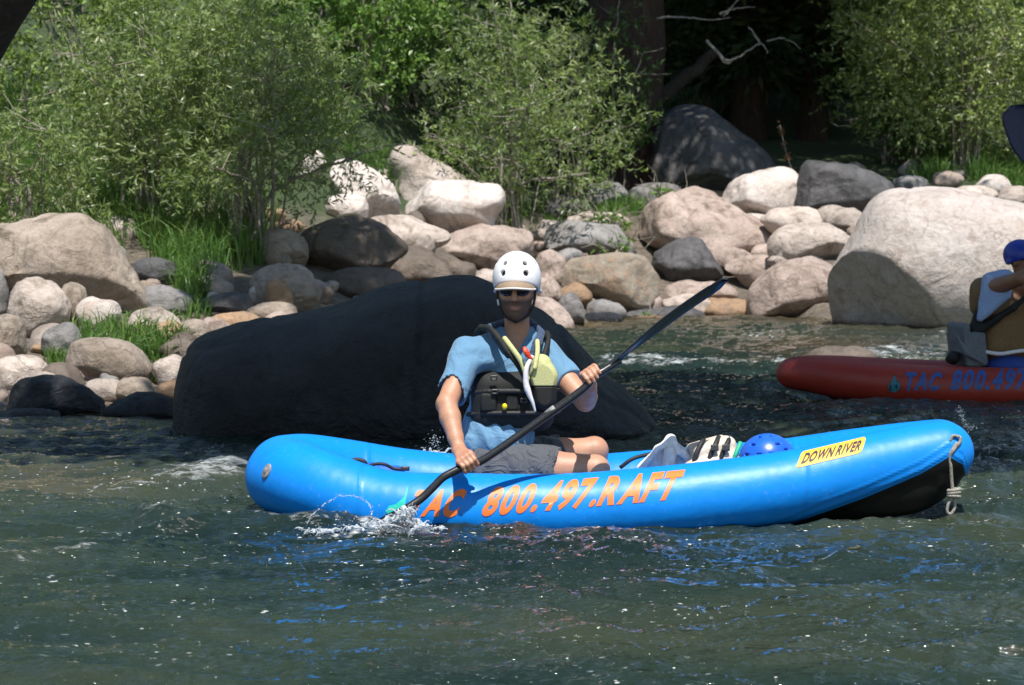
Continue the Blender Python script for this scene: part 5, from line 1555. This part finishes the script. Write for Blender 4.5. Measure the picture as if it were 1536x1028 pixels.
# shirt
Sh = Vol((-.45, 10.9, .14), (.50, 11.75, 1.0), .006)
Sh.ell(che + np.array([0, .02, .03]), (.178, .118, .17), None, .05)
Sh.ell((che + pel) / 2 + np.array([-.01, .01, -.01]), (.150, .115, .15), None, .05)
Sh.ell(pel + np.array([-.01, -.02, .085]), (.160, .135, .09), None, .05)
Sh.cone(nkb + np.array([-.040, .03, .012]), shR + np.array([0, .01, .0]), .054, .064, .03); Sh.cone(nkb + np.array([-.05, -.03, -.06]), shR + np.array([.02, -.02, -.02]), .05, .06, .03)
Sh.cone(nkb + np.array([.045, .03, .008]), shL + np.array([0, .01, .0]), .054, .062, .03); Sh.cone(nkb + np.array([.05, -.03, -.06]), shL + np.array([-.02, -.02, -.02]), .05, .058, .03)
def sleeve(sh, el, f, r0, r1, seedn):
    e = sh + (el - sh) * f
    tmp = Vol((-.45, 10.9, .14), (.50, 11.75, 1.0), .006)
    tmp.cone(sh, sh + (el - sh) * (f + .35), r0, r1, .01)
    d = (el - sh) / np.linalg.norm(el - sh)
    tmp.plane(e, d)
    # open cuff
    tmp.cone(e - d * .035, e + d * .1, r1 - .013, r1 - .011, .004, 's')
    hh = np.maximum(.02 - np.abs(Sh.d - tmp.d), 0) / .02
    Sh.d = np.minimum(Sh.d, tmp.d) - hh * hh * .005
sleeve(shR, elR, .86, .070, .068, 1); sleeve(shL, elL, .56, .066, .062, 2)
# neck opening
Sh.cone(nkb + np.array([0, -.0, -.06]), nkb + np.array([0, .03, .12]), .044, .066, .008, 's')
Sh.cone(nkb + np.array([.005, -.12, -.12]), nkb + np.array([.005, -.07, .03]), .006, .046, .01, 's')
Sh.noise(.010, 7, 3); Sh.noise(.0035, 15, 4)
# hem folds above the waist
def folds(d, X, Y, Z):
    m = np.clip((.50 - Z) / .1, 0, 1)
    return d + m * .006 * np.sin(X * 95 + 14 * Z + 3 * np.sin(Y * 30)) + (1 - m) * .0035 * np.sin((X * .8 - Z) * 46 + 3 * np.sin(Z * 13 + Y * 9 + X * 7))
Sh.fn(folds)
V, Q = Sh.mesh(); V = laplace(V, Q, 1, .4)
shirt = mesh_obj('shirt', V, Q, SHIRT, man)
# collar leaves
v = Vol(nkb - .16, nkb + .16, .004)
v.chain([J(733, 492, 11.40), J(742, 505, 11.32), J(762, 535, 11.285)], [.016, .018, .010], .004)
v.chain([J(812, 500, 11.42), J(806, 515, 11.33), J(792, 545, 11.285)], [.016, .020, .010], .004)
v.chain([J(735, 490, 11.42), J(760, 484, 11.53), J(795, 484, 11.53), J(812, 498, 11.43)], [.014, .018, .018, .014], .004)
V, Q = v.mesh(); V = laplace(V, Q, 2); mesh_obj('collar', V, Q, COLLAR, shirt)

# shorts
So = Vol((-.3, 10.95, -.02), (.5, 11.85, .5), .006)
So.ell(pel + np.array([0, .01, -.01]), (.165, .135, .13), None, .03)
def shortleg(h_, k_, f, r0, r1):
    d = (k_ - h_) / np.linalg.norm(k_ - h_); e = h_ + (k_ - h_) * f
    tmp = Vol((-.3, 10.95, -.02), (.5, 11.85, .5), .006)
    tmp.cone(h_, h_ + (k_ - h_) * (f + .4), r0, r1, .01); tmp.plane(e, d); tmp.cone(e - d * .04, e + d * .2, r1 - .012, r1 - .012, .004, 's')
    hh = np.maximum(.02 - np.abs(So.d - tmp.d), 0) / .02; So.d = np.minimum(So.d, tmp.d) - hh * hh * .005
shortleg(hR, kR, .66, .108, .088); shortleg(hL, kL, .60, .106, .086)
So.noise(.006, 12, 8)
So.fn(lambda d, X, Y, Z: d + .004 * np.sin(X * 60 + Z * 50 + 3 * np.sin(Y * 25)))
V, Q = So.mesh(); V = laplace(V, Q, 1, .4); mesh_obj('shorts', V, Q, SHORTS, man)

# flotation vest
Ve = Vol((-.30, 11.05, .30), (.34, 11.75, .95), .0052)
Ve.box(che + np.array([.012, .0, -.068]), (.172, .138, .130), .07, None, .01); Ve.noise(.007, 9, 15)
Ve.box(che + np.array([.03, .10, .02]), (.15, .045, .16), .035, None, .02)
def strap(vol, pts, w, t=.010):
    S = spline(pts, 6)
    for i in range(len(S) - 1):
        vol.cone(S[i], S[i + 1], w, w, .004)
strap(Ve, [J(722, 492, 11.42), J(738, 495, 11.315), J(760, 525, 11.265), J(782, 556, 11.255), J(795, 590, 11.26)], .013)
strap(Ve, [J(722, 492, 11.42), J(716, 510, 11.55), J(735, 560, 11.58)], .016)
strap(Ve, [J(820, 500, 11.46), J(822, 512, 11.36), J(815, 540, 11.30), J(812, 570, 11.27)], .012)
strap(Ve, [J(820, 500, 11.46), J(820, 520, 11.56), J(805, 570, 11.58)], .014)
Ve.noise(.003, 20, 5)
V, Q = Ve.mesh(); V = laplace(V, Q, 1, .4); vest = mesh_obj('flotation_vest', V, Q, BLACKF, man)
yf = che[1] - .141
mb = Vol((-.3, 11.1, .3), (.35, 11.4, .95), .004)
# belts and pouches on the front
for (a, b, w) in [((704, 590), (838, 584), .011), ((702, 622), (838, 618), .010)]:
    S = spline([J(a[0], a[1], yf + .055), J((a[0] + b[0]) / 2 - 30, (a[1] + b[1]) / 2, yf - .004), J((a[0] + b[0]) / 2 + 30, (a[1] + b[1]) / 2, yf - .004), J(b[0], b[1], yf + .055)], 6)
    mb.chain(list(S), [w] * len(S), .003)
V, Q = mb.mesh(); mesh_obj('belt', V, Q, WEB, vest)
for (c, hf) in [((733, 604), (.034, .010, .040)), ((768, 604), (.026, .009, .036))]:
    p = J(c[0], c[1], yf - .003); v = Vol(p - .08, p + .08, .004); v.box(p, hf, .012); v.noise(.002, 30, int(c[0])); V, Q = v.mesh(); mesh_obj('pouch', V, Q, BLACKF, vest)
for c in [(741, 567), (742, 588), (786, 601), (822, 604)]:
    p = J(c[0], c[1], yf - .018); v = Vol(p - .03, p + .03, .002)
    v.box(p, (.015, .006, .011), .003); v.box(p, (.009, .02, .0035), .001, None, .002, 's'); V, Q = v.mesh(); mesh_obj('buckle', V, Q, BUCK, vest)
# pale yellow front pocket with dark lower half
p = J(812, 572, yf - .012); v = Vol(p - .14, p + .14, .004)
v.chain([J(812, 547, yf - .0), J(815, 565, yf - .004), J(817, 598, yf - .002)], [.044, .056, .050], .02)
v.fn(lambda d, X, Y, Z: np.maximum(d, -(Y - (yf - .045)) * 1.0 - .0))
v2 = v.d.copy(); split = J(812, 578, yf)[2]; Zg = (v.lo[2] + v.h * np.arange(v.n[2]))[None, None, :]
v.d = np.maximum(v2, split - Zg + .0).astype(np.float32); V, Q = v.mesh(); mesh_obj('pocket', V, Q, LIME, vest, label='pale yellow pocket on the vest')
v.d = np.maximum(v2, Zg - split + .003).astype(np.float32); V, Q = v.mesh(); mesh_obj('pocket', V, Q, BLACKF, vest)
mb = Vol((-.1, 11.05, .5), (.3, 11.5, .95), .004)
mb.chain(list(spline([J(757, 508, 11.275), J(772, 528, 11.245), J(783, 545, 11.235), J(791, 568, 11.225)], 5)), [.011] * 16, .003)
mb.chain(list(spline([J(806, 512, 11.30), J(806, 530, 11.262), J(802, 552, 11.235)], 5)), [.010] * 11, .003)
V, Q = mb.mesh(); mesh_obj('shoulder_piping', V, Q, LIME, vest)
mb = MB(); S = spline([J(799, 534, 11.22), J(790, 552, 11.20), J(789, 575, 11.20), J(794, 592, 11.20), J(799, 604, 11.20), J(803, 618, 11.205)], 6)
mb.tube(S, np.interp(np.linspace(0, 1, len(S)), [0, .5, .7, 1], [.008, .0135, .009, .004]), 10); mb.build('white_tube', WHITEF, vest)
p = J(791, 531, 11.22); v = Vol(p - .04, p + .04, .0025)
v.chain([J(787, 523, 11.215), J(791, 532, 11.21), J(797, 538, 11.21)], [.009, .011, .007], .004); v.box(J(789, 528, 11.205), (.010, .008, .006), .002, axes((.4, -1, -.4))); V, Q = v.mesh(); mesh_obj('whistle_clip', V, Q, REDP, vest)
p = J(757, 610, yf - .03); v = Vol(p - .025, p + .025, .002); v.ell(p, (.011, .011, .0135)); V, Q = v.mesh(); mesh_obj('toggle', V, Q, YELP, vest)

# helmet
def helmet(root, Hf, HAx, mat, holes, brim=True, sc=1.0, h=.0032, zs=1.0):
    c = Hf(0, -.014, .028); v = Vol(c - .16, c + .16, h)
    v.ell(c, (.100 * sc, .122 * sc, .104 * sc * zs), HAx, .01)
    v.ell(Hf(0, -.014, .046), (.094 * sc, .115 * sc, .086 * sc * zs), HAx, .02)
    v.cone(Hf(-.086, -.05, -.03), Hf(-.086, -.05, -.03), .02, .02, .03); v.cone(Hf(.086, -.05, -.03), Hf(.086, -.05, -.03), .02, .02, .03)
    v.ell(Hf(0, -.012, .012), (.086 * sc, .106 * sc, .098 * sc * zs), HAx, .004, 's')
    f = HAx[:, 1]; u = HAx[:, 2]
    v.plane(Hf(0, .05, .026), -u - f * -.0 + f * -.04, .006) if False else None
    # edge: higher in front, lower at the back and ears
    n = -u * 1.0 + f * .42
    v.plane(Hf(0, 0, -.004), n, .004)
    for q in holes:
        o = np.array(q[:3]); b = np.array(c)
        pt = Hf(*o)
        dd = (pt - b) / np.linalg.norm(pt - b)
        v.cone(b + dd * .03, b + dd * .16, q[3], q[3], .003, 's')
    V, Q = v.mesh(); V = laplace(V, Q, 1, .4)
    return mesh_obj('helmet', V, Q, mat, root)
holes = [(-.040, .06, .096, .011), (.040, .06, .096, .011), (-.050, .088, .066, .0125), (.050, .088, .066, .0125), (-.075, .0, .085, .008), (.075, .0, .085, .008), (-.03, -.03, .125, .008), (.03, -.03, .125, .008), (0, -.09, .10, .008)]
helm = helmet(man, H, HA, HELMW, holes, zs=1.12)
# dark liner seen through the vents
v = Vol(hd - .16, hd + .17, .004); v.ell(H(0, -.014, .028), (.089, .111, .104), HA, .004); v.ell(H(0, -.012, .014), (.080, .100, .098), HA, .004, 's'); v.plane(H(0, 0, .0), -HA[:, 2] + HA[:, 1] * .42)
V, Q = v.mesh(); mesh_obj('liner', V, Q, WEB, helm)
# cap visor: a curved brim below the helmet edge
def brim(root, Hf, HAx, mat, matE):
    n = 22; V = []; Fc = []; edge = []
    for i in range(n + 1):
        a = R(-76 + 152 * i / n); 
        inx, iny = .078 * math.sin(a), .076 * math.cos(a) + .012
        ox, oy = .087 * math.sin(a), .076 * math.cos(a) + .012 + .066 * math.cos(a) ** .8
        zi = .044 - .010 * math.sin(a) ** 2 * 2; zo = .018 - .016 * math.sin(a) ** 2
        for (x, y, z) in ((inx, iny, zi), ((inx + ox) / 2, (iny + oy) / 2, (zi + zo) / 2 + .004), (ox, oy, zo)):
            V.append(Hf(x, y, z)); V.append(Hf(x, y, z - .003))
        edge.append(Hf(ox, oy, zo - .0015))
    for i in range(n):
        b = 6 * i; c = 6 * (i + 1)
        Fc += [(b, c, c + 2, b + 2), (b + 2, c + 2, c + 4, b + 4), (b + 1, b + 3, c + 3, c + 1), (b + 3, b + 5, c + 5, c + 3), (b + 4, c + 4, c + 5, b + 5), (b, b + 1, c + 1, c)]
    o = mesh_obj('visor', V, Fc, mat, root)
    mb = MB(); mb.tube(edge, .0042, 8); mb.build('piping', matE, o); return o
brim(man, H, HA, VISOR, VISORE)
# sunglasses
v = Vol(hd - .14, hd + .14, .0028)
for s in (-1, 1):
    v.ell(H(.031 * s, .088, .0), (.032, .015, .024), HA, .004)
v.cone(H(-.012, .094, .012), H(.012, .094, .012), .004, .004, .004)
for s in (-1, 1): v.chain([H(.056 * s, .080, .012), H(.071 * s, .045, .012), H(.078 * s, -.012, .008)], [.006, .0045, .003], .004)
V, Q = v.mesh(); mesh_obj('sunglasses', V, Q, GLASS, man)
# chin strap
mb = MB()
for s in (-1, 1):
    S = spline([H(.080 * s, .020, .0), H(.076 * s, .022, -.045), H(.055 * s, .035, -.095), H(.0, .062, -.122)], 7)
    mb.tube(S, .0055, 6)
mb.build('chin_strap', WEB, helm)
mb = MB(); mb.tube([H(.077, .028, -.040), H(.073, .032, -.062)], .0045, 6); mb.build('strap_clip', WHITEF, helm)

# ---- paddle with a crooked shaft
pad = thing('paddle', J(795, 632, 10.95), 'long black kayak paddle held by the man, lower blade dipping in the water', 'paddle')
mb = MB()
path = [J(930, 541, 11.02), J(906, 556, 11.0), S1, J(872, 586, 10.97), J(800, 638, 10.94), J(725, 690, 10.905), S0 + 0, J(680, 708, 10.885), J(664, 717, 10.875), J(650, 731, 10.865), J(632, 748, 10.85), J(610, 763, 10.83)]
S = spline(path, 6); mb.tube(S, .0165, 16); mb.build('shaft', CARBON, pad)
mb = MB(); mb.tube([J(833, 613, 10.955), J(820, 623, 10.952)], .0172, 14); mb.build('grip_tape', PATCH, pad)
def blade(name, a, b, nrm, w, rootw, mat, parent, curve=.02):
    """spoon blade from throat a to tip b, facing nrm"""
    a = np.array(a); b = np.array(b); d = b - a; L = np.linalg.norm(d); d /= L
    nrm = np.array(nrm, float); nrm -= d * (nrm @ d); nrm /= np.linalg.norm(nrm); sd = np.cross(d, nrm)
    V, Fc = [], []; n, m = 18, 10
    for i in range(n + 1):
        t = i / n
        hw = rootw + (w / 2 - rootw) * math.sin(min(1, t * 1.9) * math.pi / 2) ** 1.3
        if t > .8: hw *= math.sqrt(max(0, 1 - ((t - .8) / .2) ** 2.6)) * .98 + .02
        for s_ in (1, -1):
            for j in range(m + 1):
                u = -1 + 2 * j / m
                th = .0022 + .010 * (1 - t) ** 2.5 * math.exp(-(u * 2.2) ** 2) + .004 * math.exp(-(u * 5) ** 2) * (1 - t)
                V.append(a + d * (t * L) + sd * hw * u + nrm * (-curve * math.sin(t * 2.4) + .012 * u * u * t + s_ * th))
    k = m + 1
    for i in range(n):
        for j in range(m):
            b0 = i * 2 * k + j; c0 = (i + 1) * 2 * k + j
            Fc += [(b0, b0 + 1, c0 + 1, c0), (b0 + k, c0 + k, c0 + k + 1, b0 + k + 1)]
        for j in (0, m):
            b0 = i * 2 * k + j; c0 = (i + 1) * 2 * k + j; Fc.append((b0, c0, c0 + k, b0 + k))
    for j in range(m): b0 = n * 2 * k + j; Fc.append((b0, b0 + 1, b0 + k + 1, b0 + k))
    return mesh_obj(name, V, Fc, mat, parent)
blade('blade', J(916, 549, 11.01), J(1093, 420, 11.10), (-.52, -.235, -.81), .18, .017, BLADE, pad, .022)
blade('blade', J(622, 757, 10.84), J(548, 800, 10.70) + np.array([-.02, 0, -.12]), (.25, -.55, .8), .155, .017, BLADE, pad, .015)
p = J(606, 764, 10.79); v = Vol(p - .04, p + .04, .0025); v.ell(p, (.012, .01, .016), None); V, Q = v.mesh(); mesh_obj('drip_cap', V, Q, WHITEF, pad)

# ------------------------------------------------------------------ second paddler, in the red kayak
D2_ = 17.72
p2 = thing('person', K(1535, 560, D2_), 'shaded second paddler in a dark blue helmet and tan vest sitting in the red kayak', 'person')
J2 = lambda px, py, Y=D2_: K(px, py, Y)
hd2 = J2(1534, 391); HB = axes((.75, -.6, -.12))
def H2(x, y, z): return hd2 + HB @ np.array([x, y, z])
B2 = Vol((3.0, 17.1, .05), (4.15, 18.3, 1.45), .0085)
B2.ell(H2(0, -.012, .030), (.074, .092, .088), HB, .02); B2.ell(H2(0, .018, -.030), (.062, .072, .078), HB, .03); B2.cone(H2(-.03, .042, -.082), H2(.03, .042, -.082), .026, .026, .03)
B2.chain([H2(0, .083, .014), H2(0, .104, -.028)], [.0085, .0125], .008); B2.ell(H2(0, .088, -.062), (.024, .010, .010), HB, .006)
for s in (-1, 1): B2.ell(H2(.074 * s, -.012, -.012), (.010, .020, .032), HB, .006)
nk2 = J2(1532, 432); B2.cone(hd2 + np.array([0, 0, -.07]), nk2, .055, .06, .02)
ch2 = J2(1512, 478); pe2 = J2(1506, 548)
B2.ell(ch2, (.15, .12, .17), None, .04); B2.ell(pe2, (.15, .15, .12), None, .04)
sa = J2(1490, 432, 17.58); ea = J2(1530, 418, 17.36); wa = J2(1567, 392, 17.34)
B2.chain([sa, ea], [.058, .045], .02); B2.chain([ea, wa], [.043, .030], .01)
sb = J2(1550, 440, 17.95); eb = J2(1590, 470, 17.75); wb = J2(1600, 430, 17.45)
B2.chain([sb, eb], [.055, .043], .02); B2.chain([eb, wb], [.042, .03], .01)
for w_, q in ((wa, (1575, 385)), (wb, (1606, 412))):
    c = J2(q[0], q[1], w_[1] - .03); B2.ell((w_ + c) / 2, (.028, .024, .034), None, .01)
    for i in range(4):
        o_ = np.array([.0, -.028, .03 - .02 * i]); B2.chain([c + o_ + np.array([-.02, .01, 0]), c + o_ + np.array([.012, -.008, -.004]), c + o_ + np.array([.03, .012, -.004])], [.0105, .0098, .0085], .004)
    B2.chain([w_, c + np.array([-.01, .0, .035]), c + np.array([.02, -.01, .045])], [.016, .013, .0105], .006)
kn2 = J2(1625, 540); B2.chain([pe2, kn2], [.10, .065], .03); B2.chain([kn2, kn2 + np.array([.3, 0, -.2])], [.06, .045], .02)
V, Q = B2.mesh(); mesh_obj('body', V, Q, SKIND, p2, attrs={'stubble': ('POINT', np.zeros(len(V)))})
v = Vol((3.0, 17.2, .1), (3.8, 18.2, 1.0), .009)
v.box(J2(1512, 492), (.185, .155, .20), .09, None, .02); v.ell(J2(1472, 445, 17.72), (.09, .12, .13), None, .04); v.noise(.008, 9, 3)
V, Q = v.mesh(); V = laplace(V, Q, 2); vs2 = mesh_obj('flotation_vest', V, Q, TAN, p2)
v = Vol((2.9, 17.2, .1), (3.8, 18.2, 1.1), .008)
v.chain([J2(1462, 535, 17.66), J2(1463, 500, 17.62), J2(1470, 470, 17.58)], [.055, .05, .035], .03); v.chain([J2(1464, 500, 17.58), J2(1495, 478, 17.535), J2(1520, 462, 17.50), J2(1545, 440, 17.48)], [.035, .026, .02, .018], .02); v.noise(.005, 14, 3)
V, Q = v.mesh(); V = laplace(V, Q, 2); mesh_obj('side_panel', V, Q, BLACKF, vs2)
v = Vol((2.9, 17.2, .3), (3.8, 18.2, 1.2), .007)
for f in np.linspace(0, 1, 7):
    v.cone(J2(1484 + 26 * f, 422 - 6 * f, 17.60), J2(1470 + 40 * f, 478 - 34 * f, 17.50), .05, .026, .02)
v.noise(.006, 16, 6)
V, Q = v.mesh(); V = laplace(V, Q, 1); mesh_obj('shirt', V, Q, SLEEVE, p2)
v = Vol((3.0, 17.2, .05), (4.2, 18.3, .6), .009)
v.ell(pe2 + np.array([.02, -.0, -.01]), (.18, .18, .11), None, .02); v.cone(pe2, pe2 * .4 + kn2 * .6, .12, .09, .03); v.noise(.006, 12, 3)
V, Q = v.mesh(); sh2 = mesh_obj('shorts', V, Q, SHORTB, p2)
mb = MB(); mb.tube(spline([J2(1478, 528, 17.56), J2(1500, 531, 17.53), J2(1528, 527, 17.535), J2(1560, 524, 17.56)], 6), .013, 8); mb.build('white_stripe', WHITEF, sh2)
hm2 = helmet(p2, H2, HB, HELMD, [], h=.005)
v = Vol(hd2 - .14, hd2 + .14, .004)
for s in (-1, 1): v.ell(H2(.031 * s, .086, .006), (.031, .013, .018), HB, .006); v.chain([H2(.056 * s, .080, .012), H2(.078 * s, -.012, .008)], [.006, .003], .004)
V, Q = v.mesh(); mesh_obj('sunglasses', V, Q, GLASS, p2)
# grey seat back behind the second paddler
v = Vol((2.7, 17.2, .0), (3.5, 18.2, .7), .007)
A_ = axes((.18, -1, 0), (-.12, 0, 1))
v.box(J2(1450, 522, 17.72), (.075, .19, .115), .025, A_, .02); v.box(J2(1440, 508, 17.66), (.030, .15, .10), .018, A_, .01); v.chain([J2(1436, 505, 17.52), J2(1450, 530, 17.51), J2(1476, 545, 17.50)], [.014, .016, .014], .004); v.noise(.006, 13, 2)
V, Q = v.mesh(); V = laplace(V, Q, 1)
st = thing('kayak_seat', J2(1455, 550), 'grey folding seat back behind the second paddler in the red kayak', 'seat')
mesh_obj('backrest', V, Q, SEATG, st)
v = Vol((2.7, 17.2, .0), (3.5, 18.2, .6), .008); v.ell(J2(1430, 537, 17.6), (.045, .06, .045)); v.noise(.01, 20, 2); V, Q = v.mesh(); mesh_obj('side_pouch', V, Q, BLACKF, st)
pd2 = thing('paddle', J2(1575, 390, 17.33), 'paddle with a dark navy blade raised high at the right photo edge', 'paddle')
a_, b_ = J2(1548, 246, 17.25), J2(1517, 158, 17.2)
blade('blade', a_ + (a_ - b_) * .12, b_, (.3, -1, .15), .20, .018, BLADEB, pd2, .01)
mb = MB(); dsh = (a_ - b_) / np.linalg.norm(a_ - b_)
mb.tube([a_ - dsh * .02, J2(1575, 385, 17.30), J2(1606, 412, 17.41) + np.array([.05, .05, -.5])], .0165, 12); mb.build('shaft', CARBON, pd2)
# ------------------------------------------------------------------ gear in the blue kayak
def vobj(v, name, mat, parent, it=1, label=None):
    V, Q = v.mesh(); V = laplace(V, Q, it, .4); return mesh_obj(name, V, Q, mat, parent, label=label)
G = lambda px, py, Y=11.45: K(px, py, Y)
GB = lambda px, py, Y=11.45: K(px, py - 9, Y)
# blue strap bag behind the paddler
t = thing('gear_bag', GB(570, 722), 'small blue bag with black straps lying in the stern left of the man', 'bag')
v = Vol(GB(570, 712) - np.array([.2, .16, .14]), GB(570, 712) + np.array([.2, .16, .14]), .005)
v.cone(GB(545, 722, 11.36), GB(595, 718, 11.36), .045, .030, .03); v.ell(GB(560, 720, 11.40), (.07, .07, .05), None, .02); v.noise(.007, 16, 3)
vobj(v, 'pouch', BLUEBAG, t)
mb = MB()
mb.tube(spline([GB(524, 716, 11.33), GB(526, 703, 11.31), GB(536, 699, 11.31), GB(547, 703, 11.31), GB(548, 716, 11.33)], 6), .0105, 8); mb.build('handle_loop', WEB, t)
mb = MB()
mb.tube(spline([GB(548, 710, 11.31), GB(565, 705, 11.30), GB(578, 706, 11.30), GB(590, 712, 11.31), GB(604, 713, 11.31), GB(612, 711, 11.31)], 6), .007, 8); mb.build('strap', WEB, t)
v = Vol(GB(608, 712, 11.31) - .05, GB(608, 712, 11.31) + .05, .003); v.box(GB(608, 712, 11.31), (.018, .01, .010), .003); vobj(v, 'buckle', BUCK, t, 0)
v = Vol(GB(565, 713, 11.30) - .05, GB(565, 713, 11.30) + .05, .003); v.ell(GB(565, 712, 11.315), (.010, .008, .008)); vobj(v, 'white_tag', WHITEF, t, 0)

# pale grey folded dry bag: a peaked flap
t = thing('dry_bag', G(995, 700), 'pale grey crumpled dry bag peaking up in front of the man knees', 'bag')
v = Vol(G(995, 680) - np.array([.2, .2, .16]), G(995, 680) + np.array([.2, .2, .16]), .005)
v.chain([G(962, 702, 11.40), G(985, 675, 11.40), G(1007, 659, 11.42)], [.018, .016, .012], .02)
v.chain([G(1007, 659, 11.42), G(1020, 676, 11.40), G(1034, 690, 11.40)], [.012, .016, .02], .02)
v.chain([G(1007, 659, 11.42), G(1004, 680, 11.37), G(1003, 702, 11.36)], [.012, .020, .03], .03)
for f in np.linspace(0, 1, 9):
    a = G(965, 702, 11.44) * (1 - f) + G(1034, 700, 11.44) * f; b = G(985 + 28 * f, 676 + 4 * f * f - 8 * math.sin(f * 3.14), 11.45)
    v.cone(a, b, .022, .012, .02)
v.noise(.006, 14, 3); v.noise(.003, 34, 4)
vobj(v, 'bag_body', DRY, t)
# beige vest folded with black webbing
t = thing('folded_vest', G(1075, 700), 'folded beige life vest with black straps lying beside the blue helmet', 'life vest')
A = axes((.18, -.98, .0), (-.25, 0, 1))
v = Vol(G(1075, 685) - np.array([.24, .24, .16]), G(1075, 685) + np.array([.24, .24, .16]), .005)
c = G(1074, 686, 11.42)
v.box(c + np.array([-.014, 0, 0]), (.092, .10, .075), .030, A, .01); v.box(G(1068, 700, 11.34), (.115, .05, .045), .02, A, .02); v.noise(.006, 13, 3)
vobj(v, 'panel', BEIGE, t)
for k, px in enumerate((1050, 1072, 1089)):
    mb = MB(); S = spline([G(px - 9, 692, 11.30), G(px - 4, 677, 11.305), G(px + 3, 663, 11.33), G(px + 6, 656, 11.40)], 5)
    V, Fc = tube(S, .011, 8); 
    mb.add(V, Fc); mb.build('strap', WEB, t)
for q in ((1072, 672), (1089, 672)):
    p = G(q[0], q[1], 11.295); v = Vol(p - .04, p + .04, .003); v.box(p, (.016, .008, .014), .003, axes((.1, -1, .3))); vobj(v, 'buckle', BUCK, t, 0)
mb = MB(); mb.tube(spline([G(1098, 696, 11.31), G(1104, 680, 11.31), G(1111, 664, 11.34)], 5), .010, 8); mb.build('green_trim', GREENT, t)
# blue helmet
t = thing('helmet', G(1152, 700), 'glossy bright blue paddling helmet with vents resting on the gear', 'helmet')
c = G(1151, 692, 11.40); r = .118
v = Vol(c - .15, c + .15, .0034)
v.ell(c, (.122, .115, .118), None, .005); v.ell(c + np.array([0, 0, -.012]), (.110, .103, .106), None, .003, 's'); v.plane(c + np.array([0, 0, -.055]), (.15, 0, -1), .004)
for q in ((1141, 657), (1160, 656), (1131, 669), (1168, 667), (1139, 682), (1158, 681), (1180, 676), (1122, 684)):
    p = G(q[0], q[1], 11.30); d = p - c; d[1] = -math.sqrt(max(.001, .115 ** 2 - d[0] ** 2 - d[2] ** 2)); d /= np.linalg.norm(d)
    sd = np.cross(d, (0, 0, 1)); sd /= np.linalg.norm(sd)
    v.cone(c + d * .09 - sd * .006, c + d * .14 - sd * .006, .0065, .0065, .002, 's'); v.cone(c + d * .09 + sd * .006, c + d * .14 + sd * .006, .0065, .0065, .002, 's')
vobj(v, 'shell', HELMB, t)
v = Vol(c - .15, c + .15, .005); v.ell(c + np.array([0, 0, -.004]), (.108, .101, .104)); v.plane(c + np.array([0, 0, -.05]), (0, 0, -1)); vobj(v, 'liner', BEIGE, t, 0)
# dark strap running over the far tube
mb = MB()
mb.tube(spline([G(930, 702, 11.62), G(950, 688, 11.62), G(980, 680, 11.66)], 5), .009, 6); mb.build('floor_strap', WEB, raft)
# ------------------------------------------------------------------ camera, light
cam = bpy.data.cameras.new('camera'); co = bpy.data.objects.new('camera', cam); COL.objects.link(co)
co.location = (0, 0, CAMZ); co.rotation_euler = (math.pi / 2 - PITCH, 0, 0)
cam.sensor_width = 36; cam.lens = 36 * F / 1536; cam.clip_end = 2000; cam.clip_start = .5
cam.dof.use_dof = True; cam.dof.focus_distance = 11.35; cam.dof.aperture_fstop = 8.0
SC.camera = co
w = bpy.data.worlds.new('World'); SC.world = w; w.use_nodes = True
nt = w.node_tree; nt.nodes.clear()
sky = nt.nodes.new('ShaderNodeTexSky'); sky.sky_type = 'NISHITA'; sky.sun_disc = False
sky.sun_elevation = SUN_EL; sky.sun_rotation = math.pi - SUN_AZ
sky.altitude = 1200; sky.air_density = 1.7; sky.dust_density = .5
bg = nt.nodes.new('ShaderNodeBackground'); bg.inputs['Strength'].default_value = .082
wo = nt.nodes.new('ShaderNodeOutputWorld')
nt.links.new(sky.outputs[0], bg.inputs[0]); nt.links.new(bg.outputs[0], wo.inputs[0])
sl = bpy.data.lights.new('sun', 'SUN'); sl.energy = 4.6; sl.angle = R(.53); sl.color = (1, .955, .885)
so = bpy.data.objects.new('sun', sl); COL.objects.link(so)
so.rotation_euler = Vector(SUND).to_track_quat('Z', 'Y').to_euler()
so.location = (0, 0, 30)
SC.view_settings.view_transform = 'Standard'; SC.view_settings.look = 'None'; SC.view_settings.exposure = .56; SC.view_settings.gamma = 1
SC.render.engine = 'CYCLES'
SC.cycles.max_bounces = 6; SC.cycles.diffuse_bounces = 3; SC.cycles.glossy_bounces = 3; SC.cycles.transmission_bounces = 4; SC.cycles.transparent_max_bounces = 4
SC.cycles.use_denoising = True
